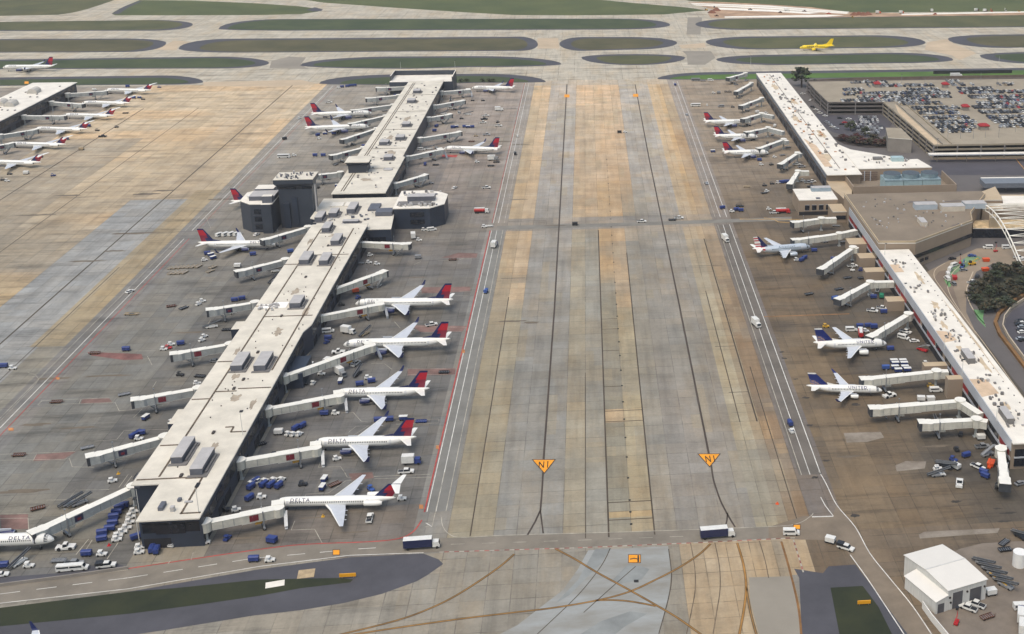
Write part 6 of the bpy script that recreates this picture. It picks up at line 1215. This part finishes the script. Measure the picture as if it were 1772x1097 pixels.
def deck_cars():
    L_ = []
    for ri, (y, x0, x1, blk) in enumerate(DROWS):
        a = g(x0, y, DH+.5); b = g(x1, y, DH+.5); n = int((b[0]-a[0])/2.58); yy = (a[1]+b[1])/2
        for i in range(n):
            xx = a[0]+i*2.58
            for dy in (-2.7, 2.7):
                if random.random() < (.04 if 148 < y < 225 else .25): continue
                c = random.choices(CARC, [q[2] for q in CARC])[0]; L_.append((yy+dy+random.uniform(-.4,.4), xx+random.uniform(-.25,.25), c, blk, ri, random.choice([1,-1]), random.random() < .45))
    L_.sort(key=lambda q: q[0]); L_ = [q for q in L_ if q[1] < 410]
    inview = [q for q in L_ if q[1] < 330+(q[0]-790)*.2]
    solo = set(id(q) for q in inview[:185]); rest = MB(); rk = [0, 0, 0]
    rows = {'left': sorted({q[4] for q in L_ if q[3] == 'left'}, key=lambda r: -DROWS[r][0]), 'right': sorted({q[4] for q in L_ if q[3] == 'right'}, key=lambda r: -DROWS[r][0])}
    mats = [VW, VGL, VS, VG, VK, VR, MATS['car_blue'], VT]; mi = {'white':0,'silver':2,'grey':3,'dark':4,'red':5,'blue':6,'tan':7}
    for q in L_:
        yy, xx, c, blk, ri, fl, suv = q
        if id(q) in solo:
            k = (c[0], suv)
            if k not in CMESH: CMESH[k] = small_car(suv=suv).build('parked_car', [c[1], VGL]); o = CMESH[k]
            else: o = CMESH[k].copy(); COL.objects.link(o)
            o.location = (xx, yy, DH+.02); o.rotation_euler = (0, 0, (0 if fl > 0 else math.pi)+random.uniform(-.05,.05))
            od = ORDN[min(rows[blk].index(ri), 16)]; blkw = 'left' if blk == 'left' else 'right'
            tag(o, f"{c[0]} {'tall ' if suv else ''}car in {od} row from the deck's near edge, {blkw} block", 'car', 'cars parked on the deck roof')
        else:
            n0 = len(rest.m); small_car(rest, xx, yy, DH+.02, fl, 1, suv)
            for i in range(n0, len(rest.m)):
                if rest.m[i] == 0: rest.m[i] = mi[c[0]]
    tag(rest.build('parked_cars_beyond', mats), 'far mass of small parked cars covering the back of the deck roof', 'cars', kind='stuff')
deck_cars()
# ------------------------------------------------------------------ trees
LEAF1 = M('leaf_dark', (46, 56, 38), .8, .35, .5); LEAF2 = M('leaf_mid', (70, 78, 48), .8, .35, .5); LEAF3 = M('leaf_red', (86, 40, 40), .8, .35, .5); BARK = M('bark', (66, 56, 46), .9, .2, 1); LEAF4 = M('leaf_brown', (76, 68, 46), .8, .35, .5)
def tree_mesh(h, rw, mats, n=420, seed=1, cone=.0):
    rr = random.Random(seed); mb = MB(); cl = []
    for k in range(16):
        a = rr.uniform(0, 6.28); t = rr.random(); zz = h*(.32+.6*t); rad = rw*(1-cone*t)*math.sqrt(rr.random())*.85*(1 if t < .7 else .65)
        cl.append((rad*math.cos(a), rad*math.sin(a), zz, rw*rr.uniform(.25,.48)))
    for i in range(n):
        c = rr.choice(cl); v = np.array([rr.gauss(0,1) for _ in range(3)]); v /= np.linalg.norm(v); R = c[3]*rr.uniform(.55,1.05); p = np.array(c[:3])+v*R*np.array([1,1,.85])
        a = np.array([rr.gauss(0,1) for _ in range(3)]); a -= v*(a@v)*.7; a /= np.linalg.norm(a); b = np.cross(v, a); s = rr.uniform(.25,.6)*rw/3.4
        mb.add([p-a*s-b*s*.6, p+a*s-b*s*.5, p+a*s*.8+b*s*.7, p-a*s*.7+b*s*.6], [(0,1,2,3)], rr.choice([0,0,1]))
    return mb, cl
TP = {}
def tree(name, px, py, h, rw, kind, label, group=None, seed=1, hz=0):
    k = (kind, seed)
    mats = {'dark': [LEAF1, LEAF2], 'mid': [LEAF2, LEAF1], 'red': [LEAF3, LEAF4], 'brown': [LEAF4, LEAF1]}[kind]
    if k not in TP:
        r = empty(name, (0, 0, 0), 0); mb, cl = tree_mesh(10, 4, mats, seed=seed, cone=.35); mb.build('crown', mats, r)
        t = MB().cyl((0,0,0), (0,0,5), .35, 8, 0, .2)
        for c in cl[:7]: t.cyl((0,0,2.6+c[2]*.12), (c[0]*.8, c[1]*.8, c[2]), .14, 5, 0, .04)
        t.build('trunk', BARK, r); TP[k] = r; o = r
    else: o = copy_tree(TP[k])
    x, y = g(px, py); o.location = (x, y, hz); s = h/10; o.scale = (rw/4, rw/4, s); o.rotation_euler = (0, 0, random.uniform(0, 6))
    return tag(o, label, 'tree', group)
tree('tree', 1387, 151, 19, 11, 'dark', 'single big dark tree at the far end of the right-hand concourse', seed=1)
tree('tree', 1410, 148, 6, 3, 'dark', 'small dark tree right of the big tree by the far concourse', seed=2)
tree('tree', 1472, 226, 8, 5, 'mid', 'left one of two green trees in the lot below the deck', seed=3); tree('tree', 1497, 235, 7, 5, 'mid', 'right one of two green trees in the lot below the deck', seed=2)
for i, (x, y, w_) in enumerate(((1462,243,4),(1478,247,4),(1492,250,4.5),(1506,250,4),(1520,251,4.5),(1532,249,4),(1484,241,3.5),(1512,243,3.5))): tree('shrub', x, y, 5, w_*1.5, 'red' if i % 2 == 0 else 'brown', ('dark red' if i % 2 == 0 else 'brown')+' shrub in the bed by the grey cube block', 'shrubs by the grey cube block', seed=4+i % 2)
CL = [(1690,520),(1705,535),(1722,533),(1738,524),(1752,512),(1768,504),(1790,500),(1684,508),(1694,497),(1712,508),(1730,505),(1748,495),(1770,488),(1790,480),(1708,484),(1724,480),(1740,472),(1760,468),(1728,466),(1780,470)]
for i, (x, y) in enumerate(CL): tree('tree', x, y+6, random.uniform(5,6.8), random.uniform(4,5.4), 'brown' if i % 3 else 'dark', 'dark bushy tree in the clump enclosed by the curved roads', 'trees in the clump inside the curved roads', seed=1+i % 5)
tag(MB().poly(gl([(1680,520),(1690,490),(1715,465),(1760,460),(1830,470),(1830,505),(1760,515),(1725,535),(1702,540)]), .05).build('ground_cover', M('ground_cover', (60,62,46), .9, .3, .3)), kind='stuff')
for i, x in enumerate((797,807,835,846,853)): tree('bush', x, 141.5, 3, 3.2, 'mid', 'green bush on the grass strip at the far end of the middle concourse', 'bushes beyond the middle concourse', seed=2)
# ------------------------------------------------------------------ poles, signs and other small things
def pole(px, py, h, label, hz=0, heads=2):
    x, y = g(px, py, hz); r = empty('light_pole', (x, y, hz), 0, label, 'light pole'); MB().cyl((0,0,0),(0,0,h),.14,6,0,.08).build('shaft', M('pole_white', (206,206,200), .5, 0), r)
    for i in range(heads): MB().box(-.2+.0,.9,-.25+i*.7,.25+i*.7,h,h+.35,0).build('lamp_head', VK, r)
pole(247, 925, 17, 'taller light pole in the notch at the near left corner of the middle concourse'); pole(241, 935, 15, 'shorter light pole left of the near notch of the middle concourse'); pole(344, 886, 9, 'light pole with stacked heads at the near right corner of the concourse roof', AZ, 4); pole(420, 752, 9, 'light pole on the middle concourse roof beyond its near roof units', AZ, 2)
for i, (x, y) in enumerate(((1634,604),(1665,646),(1724,729),(1531,441),(1565,511))): pole(x, y, 6, ['second','third','nearest','farthest','fourth'][i]+' small light pole along the right-hand concourse roof edge', TZ, 1)
for i, (x, y) in enumerate(((1622,258),(1640,238),(1662,240),(1684,240),(1705,238),(1728,238),(1757,228),(1545,205),(1600,150),(1560,143),(1697,140),(1725,150),(1745,205),(1590,180))): 
    xx, yy = g(x, y, DH); r = empty('light_pole', (xx, yy, DH), 0, 'thin light pole standing on the parking deck roof', 'light pole', 'light poles on the parking deck'); MB().cyl((0,0,0),(0,0,7.5),.12,5).build('shaft', STEEL, r); MB().box(-.8,.8,-.2,.2,7.5,7.7).build('lamp_head', VK, r)
for i, (x, y) in enumerate(((694,128),(788,127),(1299,118),(1728,118))): pole(x, y, 12, ['left one of two thin poles by the concourse end block','right one of two thin poles by the concourse end block','thin pole beyond the far end of the right-hand concourse','thin pole on the far taxiway above the parking deck'][i], 0, 1)
def tsign(px, py, w_, label, mat=None):
    x, y = g(px, py); r = empty('taxiway_sign', (x, y, 0), 0, label, 'sign'); MB().box(-w_/2,w_/2,-.15,.15,.5,1.6).build('panel', mat or M('sign_yellow', (226,160,30), .5, .1, .5), r)
    for s in (-1, 1): MB().cyl((s*w_*.35,0,0),(s*w_*.35,0,.5),.08,6).build('leg', STEEL, r)
tsign(602, 1000, 5, 'long yellow taxiway sign on the grass at lower left'); tsign(1495, 1047, 4, 'short yellow taxiway sign on the grass at lower right')
def slab(name, label, cat, px, py, w_, d, h, mat, rz=0):
    x, y = g(px, py); o = MB().box(-w_/2,w_/2,-d/2,d/2,0,h).build(name, mat); o.location = (x, y, .04); o.rotation_euler = (0,0,rz); return tag(o, label, cat)
slab('concrete_pad', 'pale square concrete pad set in the lower left grass', 'pad', 476, 1011, 5.5, 3, .1, ROOFW, .2); slab('concrete_pad', 'tan square pad with worn edges beside the service road', 'pad', 530, 993, 5, 4.5, .1, M('tan_pad', (176,156,124), .9, .25, .4), .1)
lowwall('screen_wall', 'long dark screen wall on the grass beyond the parking deck', [(1615,128),(1751,126.5)], 3.2, .5, VK); lowwall('screen_wall', 'brown boundary wall along the far edge of the parking deck', [(1400,143),(1480,139),(1640,136),(1830,133)], 2.6, .5, M('brown_screen', (112,98,86), .9, .2, .2))
k = vehicle('trk', 'w', 1655, 131.5, 2); k['label'] = 'white long truck beyond the far edge of the parking deck'
for i, (x, y) in enumerate(((1222,17),(1236,12),(1298,16),(1350,21),(1362,18),(1392,19),(1434,23),(1480,24),(1520,22),(1560,22),(1612,19),(1618,24),(1690,18),(1705,19),(1716,19),(1740,18),(1763,19),(1240,27),(1475,29))):
    k = vehicle(random.choice(['pump','pick','box']), random.choice('yxwok'), x, y, random.choice([0, 90, 30])); k['label'] = f"{VEH[-1][1]} on the white strips of the far construction site"; k['group'] = 'machines at the far construction site'
for i, (x, y) in enumerate(((1232,22),(1240,18),(1478,26),(1486,25),(1494,26),(1502,25))):
    xx, yy = g(x, y); o = MB().cyl((0,0,0),(0,0,3.5),6,9,0,1.5).build('dirt_mound', M('red_dirt', (128,84,64), .95, .3, .3)); o.location = (xx, yy, 0); tag(o, 'reddish dirt mound at the edge of the far construction site', 'dirt mound', 'dirt mounds at the construction site')
for i, (x, y) in enumerate(((1702,975),(1712,984),(1722,993),(1732,1003),(1741,1012))):
    k = vehicle('load', 'g', x, y, -52); k['label'] = f"{ORDN[4-i]} grey belt loader in the row right of the hangar, counted from the camera"; k['group'] = 'belt loaders beside the hangar'
x0, y0 = g(1712, 996); x1, y1 = g(1742, 1018); o = MB().beam((0,0,.8),(x1-x0,y1-y0,.8),.35,.35).build('barrier_beam', VY); o.location = (x0, y0, 0); tag(o, 'yellow barrier beam beside the hangar and belt loaders', 'barrier')
for i, (x, y, m) in enumerate(((559,894,VY),(205,820,VY),(1345,872,VO),(189,944,VR))):
    x, y = g(x, y); o = MB().cyl((0,0,0),(0,0,.9),.45,10,0,.1).box(-.55,.55,-.55,.55,0,.08).build('traffic_cone', m); o.location = (x, y, .04); tag(o, ['yellow cone under the T-tailed jet','yellow cone by the nearest left jet bridge','orange cone near the right apron road','red cone by the rows of navy carts'][i]+' on the apron', 'cone')

tag(MB().poly(gl([(1436,236),(1480,240),(1536,240),(1540,256),(1500,256),(1462,250)]), .07).build('ground_cover', M('mulch', (58,50,46), .9, .3, .3)), kind='stuff')
